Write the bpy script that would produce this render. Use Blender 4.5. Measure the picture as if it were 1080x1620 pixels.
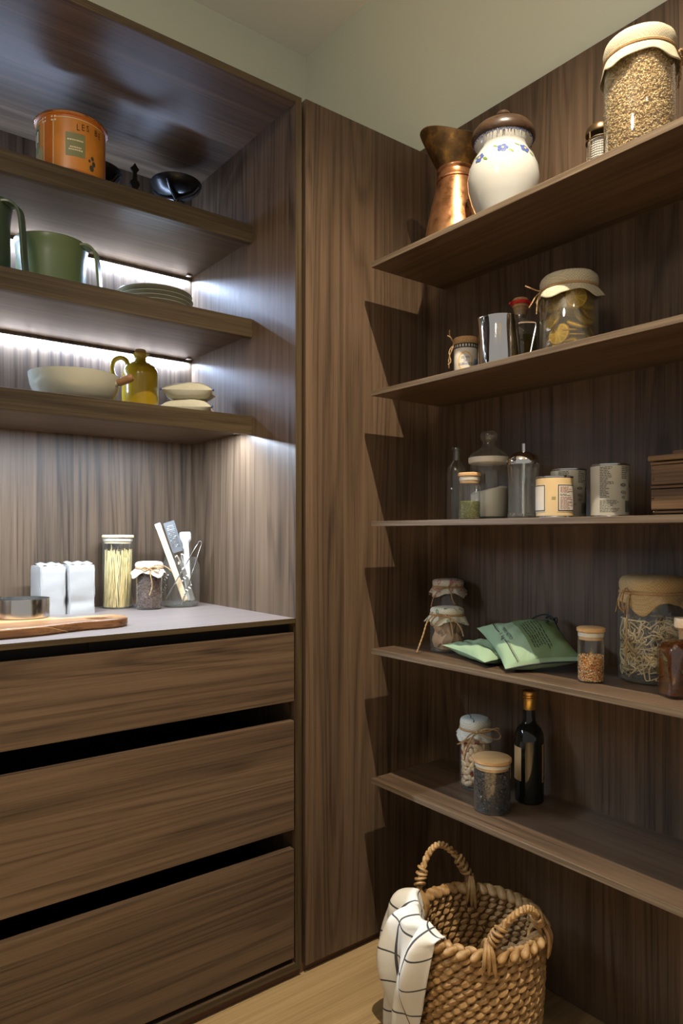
import bpy, bmesh, math, random
from mathutils import Vector, Matrix
from math import sin, cos, pi, radians as RAD, atan2, sqrt

for o in list(bpy.data.objects): bpy.data.objects.remove(o, do_unlink=True)
SC = bpy.context.scene
COL = SC.collection
rnd = random.Random(7)

# ------------------------------------------------------------------ camera, world, lights
YAW = 0.6594
HC = 1.14                                   # camera height above the floor
cam_d = bpy.data.cameras.new('camera'); cam = bpy.data.objects.new('camera', cam_d); COL.objects.link(cam)
cam.location = (0, 0, HC); cam.rotation_euler = (pi/2, 0, -YAW)
cam_d.sensor_fit = 'VERTICAL'; cam_d.sensor_height = 36; cam_d.sensor_width = 24
cam_d.lens = 1117.5*36/1620; cam_d.shift_y = 33.8/1620; cam_d.clip_start = 0.02
SC.camera = cam

w = bpy.data.worlds.new('world'); SC.world = w; w.use_nodes = True
w.node_tree.nodes['Background'].inputs[0].default_value = (1.0, 0.96, 0.90, 1)
w.node_tree.nodes['Background'].inputs[1].default_value = 0.37
vs = SC.view_settings
SC.display_settings.display_device = 'sRGB'
vs.view_transform = 'Standard'; vs.look = 'None'; vs.exposure = 0.0; vs.gamma = 1.0; vs.use_curve_mapping = False

def spot(name, loc, target, power, color, size, angle, blend=0.3):
    d = bpy.data.lights.new(name, 'SPOT'); d.energy = power; d.color = color
    d.shadow_soft_size = size; d.spot_size = RAD(angle); d.spot_blend = blend
    o = bpy.data.objects.new(name, d); COL.objects.link(o); o.location = loc
    o.rotation_euler = (Vector(target)-Vector(loc)).to_track_quat('-Z', 'Y').to_euler()
    return o
def area(name, loc, direction, sx, sy, power, color, spread=180):
    d = bpy.data.lights.new(name, 'AREA'); d.shape = 'RECTANGLE'; d.size = sx; d.size_y = sy
    d.energy = power; d.color = color; d.spread = RAD(spread)
    o = bpy.data.objects.new(name, d); COL.objects.link(o); o.location = loc
    z = -Vector(direction).normalized(); x = Vector((1, 0, 0)); y = z.cross(x).normalized(); x = y.cross(z)
    o.rotation_euler = Matrix((x, y, z)).transposed().to_euler()
    return o
WARM = (1.0, 0.86, 0.67)
COLD = (0.67, 0.81, 1.0)
BLUE = (0.50, 0.67, 1.0)
spot('ceiling_or_fill_spot', (0.775, 0.535, 2.90), (1.22, 1.15, 0.50), 285, WARM, 0.010, 80, 1.0)
spot('ceiling_or_fill_spot', (-0.40, 0.20, 2.90), (-0.40, 0.20, 0.0), 1250, WARM, 0.03, 50, 0.6)  # added downlight, its bounce off the floor brightens the ceiling
spot('ceiling_or_fill_spot', (-0.40, -0.85, 2.90), (-0.40, -0.85, 0.0), 1250, WARM, 0.03, 50, 0.6)  # second added downlight for more floor bounce
spot('ceiling_or_fill_spot', (0.25, -0.60, 2.90), (1.30, 0.75, 1.2), 12, WARM, 0.03, 110, 1.0)
ld = bpy.data.lights.new('added_fill_light', 'POINT'); ld.energy = 21; ld.color = (1.0, 0.90, 0.76); ld.shadow_soft_size = 0.14  # added point light out of view, lifts the ceiling and upper walls
lo_ = bpy.data.objects.new('added_fill_light', ld); COL.objects.link(lo_); lo_.location = (-0.30, 0.50, 2.50)
# shelf LED strips: x range of the unit is -0.2 .. 1.015
area('led_strip_light', (0.41, 2.091, 1.951), (0, 0.22, -1), 1.18, 0.006, 25, BLUE)
area('led_strip_light', (0.41, 2.091, 1.687), (0, 0.22, -1), 1.18, 0.006, 25, BLUE)
area('led_strip_light', (0.41, 1.765, 1.4245), (0, 0.0, -1), 1.18, 0.010, 26, COLD)
area('led_strip_light', (0.41, 2.060, 2.018), (0, -0.55, 1), 1.18, 0.010, 3.8, BLUE)

# ------------------------------------------------------------------ node helpers and materials
def new_mat(name):
    m = bpy.data.materials.new(name); m.use_nodes = True
    nt = m.node_tree; nt.nodes.clear()
    out = nt.nodes.new('ShaderNodeOutputMaterial')
    return m, nt, out
def N(nt, typ, **kw):
    n = nt.nodes.new(typ)
    for k, v in kw.items():
        if k.startswith('i_'):
            key = k[2:]
            key = int(key) if key.isdigit() else key.replace('_', ' ')
            n.inputs[key].default_value = v
        else: setattr(n, k, v)
    return n
def LK(nt, a, b): nt.links.new(a, b)
def math_(nt, op, a, b=None, c=None, clamp=False):
    n = nt.nodes.new('ShaderNodeMath'); n.operation = op; n.use_clamp = clamp
    for i, x in enumerate((a, b, c)):
        if x is None: continue
        if isinstance(x, (int, float)): n.inputs[i].default_value = x
        else: LK(nt, x, n.inputs[i])
    return n.outputs[0]
def mixc(nt, fac, a, b, blend='MIX'):
    n = nt.nodes.new('ShaderNodeMix'); n.data_type = 'RGBA'; n.blend_type = blend
    for s, x in ((n.inputs[0], fac), (n.inputs[6], a), (n.inputs[7], b)):
        if isinstance(x, (int, float)): s.default_value = x
        elif isinstance(x, tuple): s.default_value = (*x[:3], 1)
        else: LK(nt, x, s)
    return n.outputs[2]
def ramp(nt, fac, stops, interp='LINEAR'):
    n = nt.nodes.new('ShaderNodeValToRGB'); n.color_ramp.interpolation = interp
    cr = n.color_ramp
    while len(cr.elements) > 1: cr.elements.remove(cr.elements[-1])
    for i, (p, c) in enumerate(stops):
        e = cr.elements[0] if i == 0 else cr.elements.new(p)
        e.position = p; e.color = (*c[:3], 1) if len(c) >= 3 else (c[0],)*3+(1,)
    LK(nt, fac, n.inputs[0])
    return n.outputs[0]
def coords(nt, scale=(1, 1, 1), loc=(0, 0, 0), rot=(0, 0, 0), src='Object'):
    tc = nt.nodes.new('ShaderNodeTexCoord'); mp = nt.nodes.new('ShaderNodeMapping')
    mp.inputs['Scale'].default_value = scale; mp.inputs['Location'].default_value = loc; mp.inputs['Rotation'].default_value = rot
    LK(nt, tc.outputs[src], mp.inputs[0]); return mp.outputs[0]
def noise(nt, vec, scale, detail=3, rough=0.5, dist=0.0):
    n = N(nt, 'ShaderNodeTexNoise'); n.inputs['Scale'].default_value = scale; n.inputs['Detail'].default_value = detail
    n.inputs['Roughness'].default_value = rough; n.inputs['Distortion'].default_value = dist
    LK(nt, vec, n.inputs['Vector']); return n.outputs['Fac']
def principled(nt, out, color=None, rough=0.5, metal=0.0, spec=0.5, **kw):
    b = nt.nodes.new('ShaderNodeBsdfPrincipled')
    if color is not None:
        if isinstance(color, tuple): b.inputs['Base Color'].default_value = (*color[:3], 1)
        else: LK(nt, color, b.inputs['Base Color'])
    if isinstance(rough, (int, float)): b.inputs['Roughness'].default_value = rough
    else: LK(nt, rough, b.inputs['Roughness'])
    b.inputs['Metallic'].default_value = metal; b.inputs['Specular IOR Level'].default_value = spec
    for k, v in kw.items(): b.inputs[k.replace('_', ' ')].default_value = v
    LK(nt, b.outputs[0], out.inputs[0]); return b
def bump(nt, bsdf, h, strength=0.2, dist=0.002):
    n = N(nt, 'ShaderNodeBump'); n.inputs['Strength'].default_value = strength; n.inputs['Distance'].default_value = dist
    LK(nt, h, n.inputs['Height']); LK(nt, n.outputs[0], bsdf.inputs['Normal'])

def plain(name, color, rough=0.5, metal=0.0, spec=0.5, var=0.08, vscale=30, bmp=0.0, bscale=200, **kw):
    m, nt, out = new_mat(name)
    v = coords(nt)
    n = noise(nt, v, vscale, 3)
    c = mixc(nt, n, tuple(x*(1-var) for x in color), tuple(min(1, x*(1+var)) for x in color))
    b = principled(nt, out, c, rough, metal, spec, **kw)
    if bmp: bump(nt, b, noise(nt, v, bscale, 4), bmp, 0.001)
    return m

def wood(name, axis, dark, mid, light, seed=0.0, plank=0.105, rough=0.42, contour=1.0, spec=0.35, fine=1.0, pl=1.0, fs=300.0):
    """printed wood decor, grain along the axis 'x', 'y' or 'z' of the object"""
    m, nt, out = new_mat(name)
    sc = [1, 1, 1]; sc['xyz'.index(axis)] = 0.05
    sf = [1, 1, 1]; sf['xyz'.index(axis)] = 0.018
    v = coords(nt, tuple(sc), (seed, seed*0.7, seed*1.3))
    vf = coords(nt, tuple(sf), (seed, seed*0.7, seed*1.3))
    base = coords(nt, (1, 1, 1), (seed*0.31,)*3)
    sep = N(nt, 'ShaderNodeSeparateXYZ'); LK(nt, base, sep.inputs[0])
    others = [i for i in range(3) if i != 'xyz'.index(axis)]
    p = math_(nt, 'ADD', sep.outputs[others[0]], sep.outputs[others[1]])
    pn = noise(nt, v, 2.0, 1)
    pp = math_(nt, 'DIVIDE', p, plank)
    cell = math_(nt, 'FLOOR', pp)
    wn = N(nt, 'ShaderNodeTexWhiteNoise', noise_dimensions='1D'); LK(nt, cell, wn.inputs['W'])
    fr = math_(nt, 'FRACT', pp)
    edge = math_(nt, 'LESS_THAN', fr, 0.028)
    # contour lines of a smooth stretched noise make the cathedral grain; offset per plank
    off = N(nt, 'ShaderNodeCombineXYZ'); LK(nt, math_(nt, 'MULTIPLY', wn.outputs[0], 17.0), off.inputs[0]); LK(nt, math_(nt, 'MULTIPLY', wn.outputs[0], 9.0), off.inputs[2])
    va = N(nt, 'ShaderNodeVectorMath', operation='ADD'); LK(nt, v, va.inputs[0]); LK(nt, off.outputs[0], va.inputs[1])
    n1 = noise(nt, va.outputs[0], 7.0, 1.5, 0.4, 0.1)
    band = math_(nt, 'SINE', math_(nt, 'MULTIPLY', n1, 120.0))
    band = math_(nt, 'MULTIPLY_ADD', band, 0.5, 0.5)
    band = math_(nt, 'POWER', band, 3.0)
    n2 = noise(nt, vf, 46.0, 5, 0.66, 0.0)
    n3 = noise(nt, vf, fs, 3, 0.6)
    n4 = noise(nt, vf, 150.0, 3, 0.55)
    pore = ramp(nt, n4, [(0.30, (1, 1, 1)), (0.43, (0, 0, 0))])        # thin dark pore lines
    t = math_(nt, 'MULTIPLY', band, 0.22*contour)
    t = math_(nt, 'SUBTRACT', math_(nt, 'MULTIPLY_ADD', n2, 0.95, 0.08), t)
    t = math_(nt, 'ADD', t, math_(nt, 'MULTIPLY', math_(nt, 'SUBTRACT', n3, 0.5), 0.55*fine))
    t = math_(nt, 'ADD', t, math_(nt, 'MULTIPLY', math_(nt, 'SUBTRACT', wn.outputs[0], 0.5), 0.22*pl))
    t = math_(nt, 'SUBTRACT', t, math_(nt, 'MULTIPLY', pore, 0.13))
    col = ramp(nt, t, [(0.10, dark), (0.48, mid), (0.85, light)])
    col = mixc(nt, math_(nt, 'MULTIPLY', edge, 0.45*pl), col, light)
    # dark small knots
    vo = N(nt, 'ShaderNodeTexVoronoi', feature='F1'); LK(nt, v, vo.inputs['Vector']); vo.inputs['Scale'].default_value = 3.4
    kn = ramp(nt, vo.outputs['Distance'], [(0.0, (1, 1, 1)), (0.045, (0.55,)*3), (0.11, (0, 0, 0))])
    col = mixc(nt, math_(nt, 'MULTIPLY', kn, 0.55*contour), col, tuple(x*0.5 for x in dark))
    rr = math_(nt, 'MULTIPLY_ADD', n3, 0.14, rough-0.07)
    b = principled(nt, out, col, rr, 0, spec)
    bump(nt, b, n3, 0.12, 0.0006)
    return m

WD = ((0.032, 0.0208, 0.0132), (0.084, 0.0535, 0.0320), (0.138, 0.0895, 0.0545))
M = {}
M['walnut_z'] = wood('walnut_vertical', 'z', *WD, seed=0.3)
M['walnut_z2'] = wood('walnut_vertical_panel', 'z', *WD, seed=2.7)
M['walnut_x'] = wood('walnut_drawer', 'x', *WD, seed=1.1, plank=0.135)
M['walnut_x2'] = wood('walnut_board', 'x', *WD, seed=4.4, plank=0.09, contour=0.6)
M['walnut_y'] = wood('walnut_shelf', 'y', *WD, seed=3.2, plank=0.08, contour=0.6)
ED = ((0.014, 0.009, 0.004), (0.045, 0.030, 0.0135), (0.080, 0.056, 0.028))
M['edge_z'] = wood('edge_band_vertical', 'z', *ED, seed=5.2, contour=0.0, fine=2.2, pl=0, rough=0.45, fs=170.0)
M['edge_x'] = wood('edge_band_long', 'x', *ED, seed=6.2, contour=0.0, fine=2.2, pl=0, rough=0.45, fs=170.0)
M['edge_y'] = wood('edge_band_shelf', 'y', (0.06, 0.042, 0.026), (0.13, 0.095, 0.062), (0.21, 0.16, 0.11), seed=7.2, contour=0.0, fine=2.0, pl=0, rough=0.4, fs=240.0)
M['counter'] = wood('worktop_laminate', 'x', (0.075, 0.062, 0.057), (0.130, 0.105, 0.095), (0.175, 0.145, 0.13), seed=8.1, contour=0.4, pl=0.4, rough=0.45)
M['oak'] = wood('oak_floor', 'x', (0.19, 0.123, 0.055), (0.30, 0.205, 0.095), (0.40, 0.285, 0.148), seed=9.4, plank=0.23, contour=0.55, pl=0.25, rough=0.5)
M['plinth'] = plain('plinth_brown', (0.085, 0.034, 0.018), 0.5, var=0.25, vscale=60)
M['green_wall'] = plain('green_grey_paint', (0.58, 0.60, 0.49), 0.85, spec=0.2, var=0.03, vscale=3, bmp=0.05, bscale=250)
M['ceiling'] = plain('ceiling_paint', (0.88, 0.85, 0.80), 0.9, spec=0.2, var=0.02, vscale=3, bmp=0.03, bscale=250)
M['black_in'] = plain('drawer_interior_black', (0.012, 0.010, 0.009), 0.6, spec=0.2)
M['alu'] = plain('aluminium', (0.55, 0.56, 0.58), 0.3, 1.0)
M['steel'] = plain('polished_steel', (0.72, 0.71, 0.68), 0.16, 1.0, var=0.03)
M['chrome'] = plain('chrome', (0.72, 0.70, 0.67), 0.07, 1.0, var=0.03)
M['twine'] = plain('jute_twine', (0.36, 0.235, 0.115), 0.9, spec=0.1, var=0.3, vscale=300, bmp=0.5, bscale=900)
M['bamboo'] = wood('bamboo_lid', 'x', (0.36, 0.20, 0.075), (0.50, 0.30, 0.125), (0.62, 0.41, 0.20), seed=2.2, contour=0.2, pl=0.2, plank=0.012)
M['pale_wood'] = wood('pale_lid_wood', 'x', (0.50, 0.36, 0.20), (0.66, 0.50, 0.31), (0.78, 0.63, 0.43), seed=2.9, contour=0.2, pl=0.1)
M['cork'] = plain('cork', (0.40, 0.24, 0.115), 0.9, spec=0.1, var=0.4, vscale=220, bmp=0.4, bscale=400)
M['silicone'] = plain('clear_seal', (0.62, 0.58, 0.48), 0.4)
M['white_cer'] = plain('white_glaze', (0.43, 0.43, 0.395), 0.12, var=0.03, vscale=6)
M['white'] = plain('white_plastic', (0.83, 0.82, 0.79), 0.4, var=0.03)
M['black'] = plain('black_print', (0.012, 0.012, 0.012), 0.6)
M['dkgreen'] = plain('dark_green_print', (0.02, 0.09, 0.05), 0.8)
M['blue'] = plain('blue_glaze', (0.06, 0.09, 0.26), 0.25, var=0.4, vscale=150)
M['yellow_dot'] = plain('yellow_glaze', (0.75, 0.42, 0.05), 0.3)
M['leaf'] = plain('green_glaze', (0.13, 0.21, 0.05), 0.3)
M['iron'] = plain('black_cast_iron', (0.018, 0.017, 0.017), 0.28, 0.3, var=0.3, bmp=0.1)
M['sage'] = plain('sage_green_plastic', (0.155, 0.215, 0.095), 0.32, var=0.05, vscale=5)
M['sage_dark'] = plain('dark_green_plastic', (0.060, 0.095, 0.060), 0.32, var=0.05, vscale=5)
M['plate'] = plain('cream_porcelain', (0.47, 0.45, 0.34), 0.2, var=0.03, vscale=6)
M['bowl'] = plain('cream_enamel', (0.50, 0.50, 0.40), 0.15, var=0.03, vscale=6)
M['mustard'] = plain('mustard_glaze', (0.36, 0.235, 0.012), 0.16, var=0.12, vscale=9)
M['handle_wood'] = wood('handle_wood', 'x', (0.16, 0.08, 0.035), (0.27, 0.14, 0.065), (0.36, 0.20, 0.10), seed=3.9, contour=0.3, pl=0)
M['linen'] = plain('cream_linen', (0.56, 0.53, 0.40), 0.95, spec=0.1, var=0.08, vscale=90, bmp=0.3, bscale=500)
M['paper'] = plain('white_paper', (0.33, 0.32, 0.30), 0.42, var=0.03, vscale=8, bmp=0.7, bscale=38)
M['lid_dark'] = wood('dark_turned_wood', 'x', (0.014, 0.008, 0.004), (0.038, 0.020, 0.010), (0.07, 0.040, 0.020), seed=6.6, contour=0.4, pl=0, rough=0.35)
M['red'] = plain('red_ribbon', (0.55, 0.02, 0.015), 0.6)
M['bagcord'] = plain('black_cord', (0.012, 0.013, 0.013), 0.8)
M['grey_print'] = plain('grey_print', (0.055, 0.055, 0.05), 0.8)
M['red_print'] = plain('red_brown_print', (0.25, 0.09, 0.06), 0.8)
M['can_label'] = plain('grey_cream_label', (0.43, 0.40, 0.315), 0.55, var=0.05, vscale=20)
M['can_label2'] = plain('yellow_cream_label', (0.60, 0.45, 0.235), 0.5, var=0.05, vscale=20)
M['label_white'] = plain('white_label', (0.58, 0.54, 0.46), 0.6)
M['label_tan'] = plain('tan_label', (0.40, 0.26, 0.12), 0.6, var=0.1)
M['gold'] = plain('gold_foil', (0.55, 0.36, 0.10), 0.32, 0.9, var=0.15)
M['foilcap'] = plain('gold_metal_cap', (0.50, 0.30, 0.10), 0.3, 0.9)
M['bottle_black'] = plain('black_bottle_glass', (0.006, 0.007, 0.005), 0.06, var=0.2)
M['orange'] = plain('orange_tin_print', (0.50, 0.19, 0.022), 0.35, var=0.22, vscale=25)
M['orange_dk'] = plain('deep_orange_print', (0.42, 0.125, 0.014), 0.35, var=0.2, vscale=25)
M['tin_rim'] = plain('tin_rim', (0.50, 0.24, 0.09), 0.22, 0.8)
M['olive_print'] = plain('olive_print', (0.17, 0.18, 0.075), 0.5, var=0.15)
M['khaki_print'] = plain('khaki_print', (0.30, 0.25, 0.11), 0.5, var=0.15)
M['cream_print'] = plain('cream_print', (0.66, 0.55, 0.36), 0.5)
M['darkwin'] = plain('dark_window_print', (0.04, 0.045, 0.03), 0.5)
M['bronze'] = plain('bronze', (0.16, 0.105, 0.055), 0.3, 0.9, var=0.3)
M['flour'] = plain('flour', (0.72, 0.66, 0.54), 0.95, spec=0.1, var=0.06, bmp=0.3, bscale=150)
M['mesh_grey'] = plain('grey_knit', (0.40, 0.38, 0.33), 0.9, var=0.2, vscale=150)

def copper_mat():
    m, nt, out = new_mat('aged_copper')
    v = coords(nt)
    n = noise(nt, v, 28, 5, 0.65)
    s = N(nt, 'ShaderNodeSeparateXYZ'); LK(nt, v, s.inputs[0])
    low = math_(nt, 'MULTIPLY_ADD', s.outputs[2], -18.0, 1.3, clamp=True)     # verdigris crust around the foot
    c = ramp(nt, n, [(0.25, (0.16, 0.075, 0.025)), (0.5, (0.46, 0.215, 0.095)), (0.75, (0.62, 0.32, 0.17))])
    n2 = noise(nt, v, 80, 4)
    c = mixc(nt, math_(nt, 'MULTIPLY', low, ramp(nt, n2, [(0.4, (0, 0, 0)), (0.55, (0.8,)*3)])), c, (0.33, 0.25, 0.085))
    r = math_(nt, 'MULTIPLY_ADD', n, 0.35, 0.13)
    b = principled(nt, out, c, r, 0.92)
    bump(nt, b, n2, 0.18, 0.002)
    return m
M['copper'] = copper_mat()
def brass_mat():
    m, nt, out = new_mat('dark_patina_brass')
    n = noise(nt, coords(nt), 22, 5, 0.6)
    c = ramp(nt, n, [(0.35, (0.050, 0.030, 0.012)), (0.55, (0.14, 0.075, 0.025)), (0.7, (0.36, 0.19, 0.04))])
    principled(nt, out, c, 0.42, 0.8); return m
M['patina'] = brass_mat()

def island(name, cols, rough=0.5, spec=0.4, bmp=0.0):
    m, nt, out = new_mat(name)
    g = N(nt, 'ShaderNodeNewGeometry')
    st = [(i/len(cols), c) for i, c in enumerate(cols)]
    c = ramp(nt, g.outputs['Random Per Island'], st, 'CONSTANT')
    b = principled(nt, out, c, rough, 0, spec)
    return m
M['grain'] = island('pale_grain', [(0.52, 0.38, 0.18), (0.45, 0.31, 0.13), (0.58, 0.45, 0.25), (0.48, 0.34, 0.15), (0.38, 0.25, 0.10)], 0.55)
M['lentil'] = island('brown_lentil', [(0.10, 0.055, 0.042), (0.16, 0.10, 0.078), (0.065, 0.036, 0.028), (0.22, 0.15, 0.12)], 0.5)
M['popcorn'] = island('mixed_corn', [(0.72, 0.55, 0.28), (0.68, 0.21, 0.015), (0.07, 0.016, 0.01), (0.74, 0.64, 0.40), (0.50, 0.10, 0.012), (0.72, 0.38, 0.05)], 0.4)
M['blackbean'] = island('black_bean', [(0.016, 0.016, 0.019), (0.028, 0.028, 0.034), (0.011, 0.011, 0.012)], 0.22, 0.6)
M['herb'] = island('dried_herb', [(0.17, 0.19, 0.06), (0.28, 0.28, 0.11), (0.10, 0.12, 0.035), (0.36, 0.33, 0.16)], 0.9, 0.1)
M['spaghetti'] = island('spaghetti', [(0.78, 0.62, 0.29), (0.72, 0.55, 0.23), (0.83, 0.69, 0.38)], 0.5)
M['noodle'] = island('dry_noodle', [(0.70, 0.56, 0.32), (0.62, 0.48, 0.25), (0.76, 0.62, 0.38)], 0.6)
M['whitebean'] = plain('white_bean', (0.66, 0.49, 0.31), 0.35, var=0.1, vscale=60)
M['pepper'] = plain('red_pepper', (0.42, 0.03, 0.012), 0.3)
M['mushroom'] = plain('preserved_mushroom', (0.52, 0.33, 0.19), 0.4, var=0.3, vscale=50)
M['hyacinth'] = island('water_hyacinth', [(0.33, 0.195, 0.075), (0.26, 0.145, 0.05), (0.40, 0.25, 0.11), (0.30, 0.175, 0.065)], 0.55, 0.35)

def hyacinth_mat():
    m, nt, out = new_mat('water_hyacinth_weave')
    v = coords(nt)
    n = noise(nt, v, 45, 4, 0.6); n2 = noise(nt, v, 400, 3, 0.6)
    c = ramp(nt, n, [(0.25, (0.17, 0.088, 0.028)), (0.5, (0.32, 0.185, 0.068)), (0.75, (0.47, 0.30, 0.13))])
    b = principled(nt, out, c, 0.5, 0, 0.4); bump(nt, b, n2, 0.35, 0.002); return m
M['weave'] = hyacinth_mat()

def cloth_check(name, base, line, sc, wid, second=None):
    """woven cloth with printed window-pane lines from UV"""
    m, nt, out = new_mat(name)
    tc = N(nt, 'ShaderNodeTexCoord'); s = N(nt, 'ShaderNodeSeparateXYZ'); LK(nt, tc.outputs['UV'], s.inputs[0])
    ls = []
    for k in (0, 1):
        f = math_(nt, 'FRACT', math_(nt, 'MULTIPLY_ADD', s.outputs[k], sc, 0.35))
        ls.append(math_(nt, 'LESS_THAN', f, wid))
    ln = math_(nt, 'MAXIMUM', ls[0], ls[1])
    v = coords(nt); n = noise(nt, v, 500, 3)
    c = mixc(nt, noise(nt, v, 12, 2), tuple(x*0.93 for x in base), base)
    c = mixc(nt, math_(nt, 'MULTIPLY', ln, 0.93), c, line)
    b = principled(nt, out, c, 0.9, 0, 0.15); bump(nt, b, n, 0.25, 0.001)
    return m
M['towel'] = cloth_check('white_windowpane_linen', (0.68, 0.66, 0.59), (0.025, 0.027, 0.035), 1.0, 0.055)
def weave_cloth(name, a, b_, sc=420, accent=None, ac_amt=0.0, rough=0.95):
    m, nt, out = new_mat(name)
    v = coords(nt)
    w1 = N(nt, 'ShaderNodeTexChecker'); w1.inputs['Scale'].default_value = sc; LK(nt, v, w1.inputs['Vector'])
    n = noise(nt, v, sc*1.3, 2)
    c = mixc(nt, math_(nt, 'MULTIPLY_ADD', w1.outputs['Fac'], 0.6, math_(nt, 'MULTIPLY', n, 0.4)), a, b_)
    if accent:
        an = ramp(nt, noise(nt, v, 55, 2), [(0.60-ac_amt, (0, 0, 0)), (0.62-ac_amt, (1, 1, 1)), (0.68-ac_amt, (1, 1, 1)), (0.70-ac_amt, (0, 0, 0))])
        c = mixc(nt, math_(nt, 'MULTIPLY', an, 0.75), c, accent)
    b = principled(nt, out, c, rough, 0, 0.1); bump(nt, b, w1.outputs['Fac'], 0.3, 0.0006)
    return m
M['cloth_cream'] = weave_cloth('cream_waffle_cloth', (0.30, 0.265, 0.18), (0.48, 0.435, 0.32), 330)
M['cloth_grey'] = weave_cloth('grey_check_cloth', (0.35, 0.37, 0.33), (0.62, 0.60, 0.50), 330)
M['cloth_green'] = weave_cloth('green_flower_cloth', (0.38, 0.38, 0.31), (0.62, 0.57, 0.42), 330, (0.05, 0.13, 0.06), 0.03)
M['cloth_red'] = weave_cloth('red_flower_cloth', (0.42, 0.38, 0.30), (0.62, 0.56, 0.42), 330, (0.42, 0.09, 0.085), 0.06)
M['burlap'] = weave_cloth('burlap', (0.30, 0.205, 0.095), (0.44, 0.315, 0.155), 300)
M['burlap_pale'] = weave_cloth('pale_burlap', (0.55, 0.47, 0.36), (0.74, 0.66, 0.54), 360)
M['bag_green'] = weave_cloth('light_green_cotton', (0.20, 0.29, 0.18), (0.255, 0.35, 0.225), 700)
M['bag_green_dk'] = weave_cloth('olive_green_cotton', (0.105, 0.155, 0.072), (0.135, 0.19, 0.09), 700)

def glass_mat(name, tint=(0.97, 0.98, 0.96), edge=(0.74, 0.78, 0.74), refl=0.85, p=2.6, base=0.07, rough=0.02, haze_tint=0.018, fcol=(0.8, 0.82, 0.78)):
    m, nt, out = new_mat(name)
    lw = N(nt, 'ShaderNodeLayerWeight'); lw.inputs['Blend'].default_value = 0.5
    f = lw.outputs['Facing']
    ff = math_(nt, 'MULTIPLY_ADD', math_(nt, 'POWER', f, p), refl, base, clamp=True)
    tc = mixc(nt, math_(nt, 'POWER', f, 4.0), tint, edge)
    tr = N(nt, 'ShaderNodeBsdfTransparent'); LK(nt, tc, tr.inputs[0])
    gl = N(nt, 'ShaderNodeBsdfGlossy'); gl.inputs['Roughness'].default_value = rough
    mx = N(nt, 'ShaderNodeMixShader'); LK(nt, ff, mx.inputs[0]); LK(nt, tr.outputs[0], mx.inputs[1]); LK(nt, gl.outputs[0], mx.inputs[2])
    df = N(nt, 'ShaderNodeBsdfDiffuse'); df.inputs[0].default_value = (*fcol, 1)      # diffuse mix: painted reflection haze on clear glass, body colour in liquids
    m2 = N(nt, 'ShaderNodeMixShader'); LK(nt, math_(nt, 'MULTIPLY_ADD', math_(nt, 'POWER', f, 2.5), haze_tint*3, haze_tint), m2.inputs[0]); LK(nt, mx.outputs[0], m2.inputs[1]); LK(nt, df.outputs[0], m2.inputs[2])
    LK(nt, m2.outputs[0], out.inputs[0]); return m
M['glass'] = glass_mat('clear_glass')
M['glass_grey'] = glass_mat('grey_clear_glass', (0.90, 0.93, 0.90), (0.55, 0.60, 0.56))
M['brine'] = glass_mat('golden_brine', (0.88, 0.76, 0.34), (0.55, 0.42, 0.10), 0.4, haze_tint=0.06, fcol=(0.35, 0.25, 0.06))
M['oil'] = glass_mat('olive_oil', (0.75, 0.62, 0.06), (0.30, 0.24, 0.01), 0.5, haze_tint=0.15, fcol=(0.22, 0.17, 0.015))
M['amber'] = glass_mat('amber_spirit', (0.66, 0.30, 0.06), (0.30, 0.10, 0.012), 0.3, haze_tint=0.12, fcol=(0.30, 0.105, 0.014))
M['glass_clean'] = glass_mat('clean_bottle_glass', haze_tint=0.002)
M['lemon'] = plain('lemon_flesh', (0.38, 0.30, 0.10), 0.4, var=0.18, vscale=120)
M['lemon_rind'] = plain('lemon_rind', (0.30, 0.215, 0.03), 0.4, var=0.15, vscale=60)
M['lemon_pith'] = plain('lemon_pith', (0.55, 0.47, 0.24), 0.5)

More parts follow.
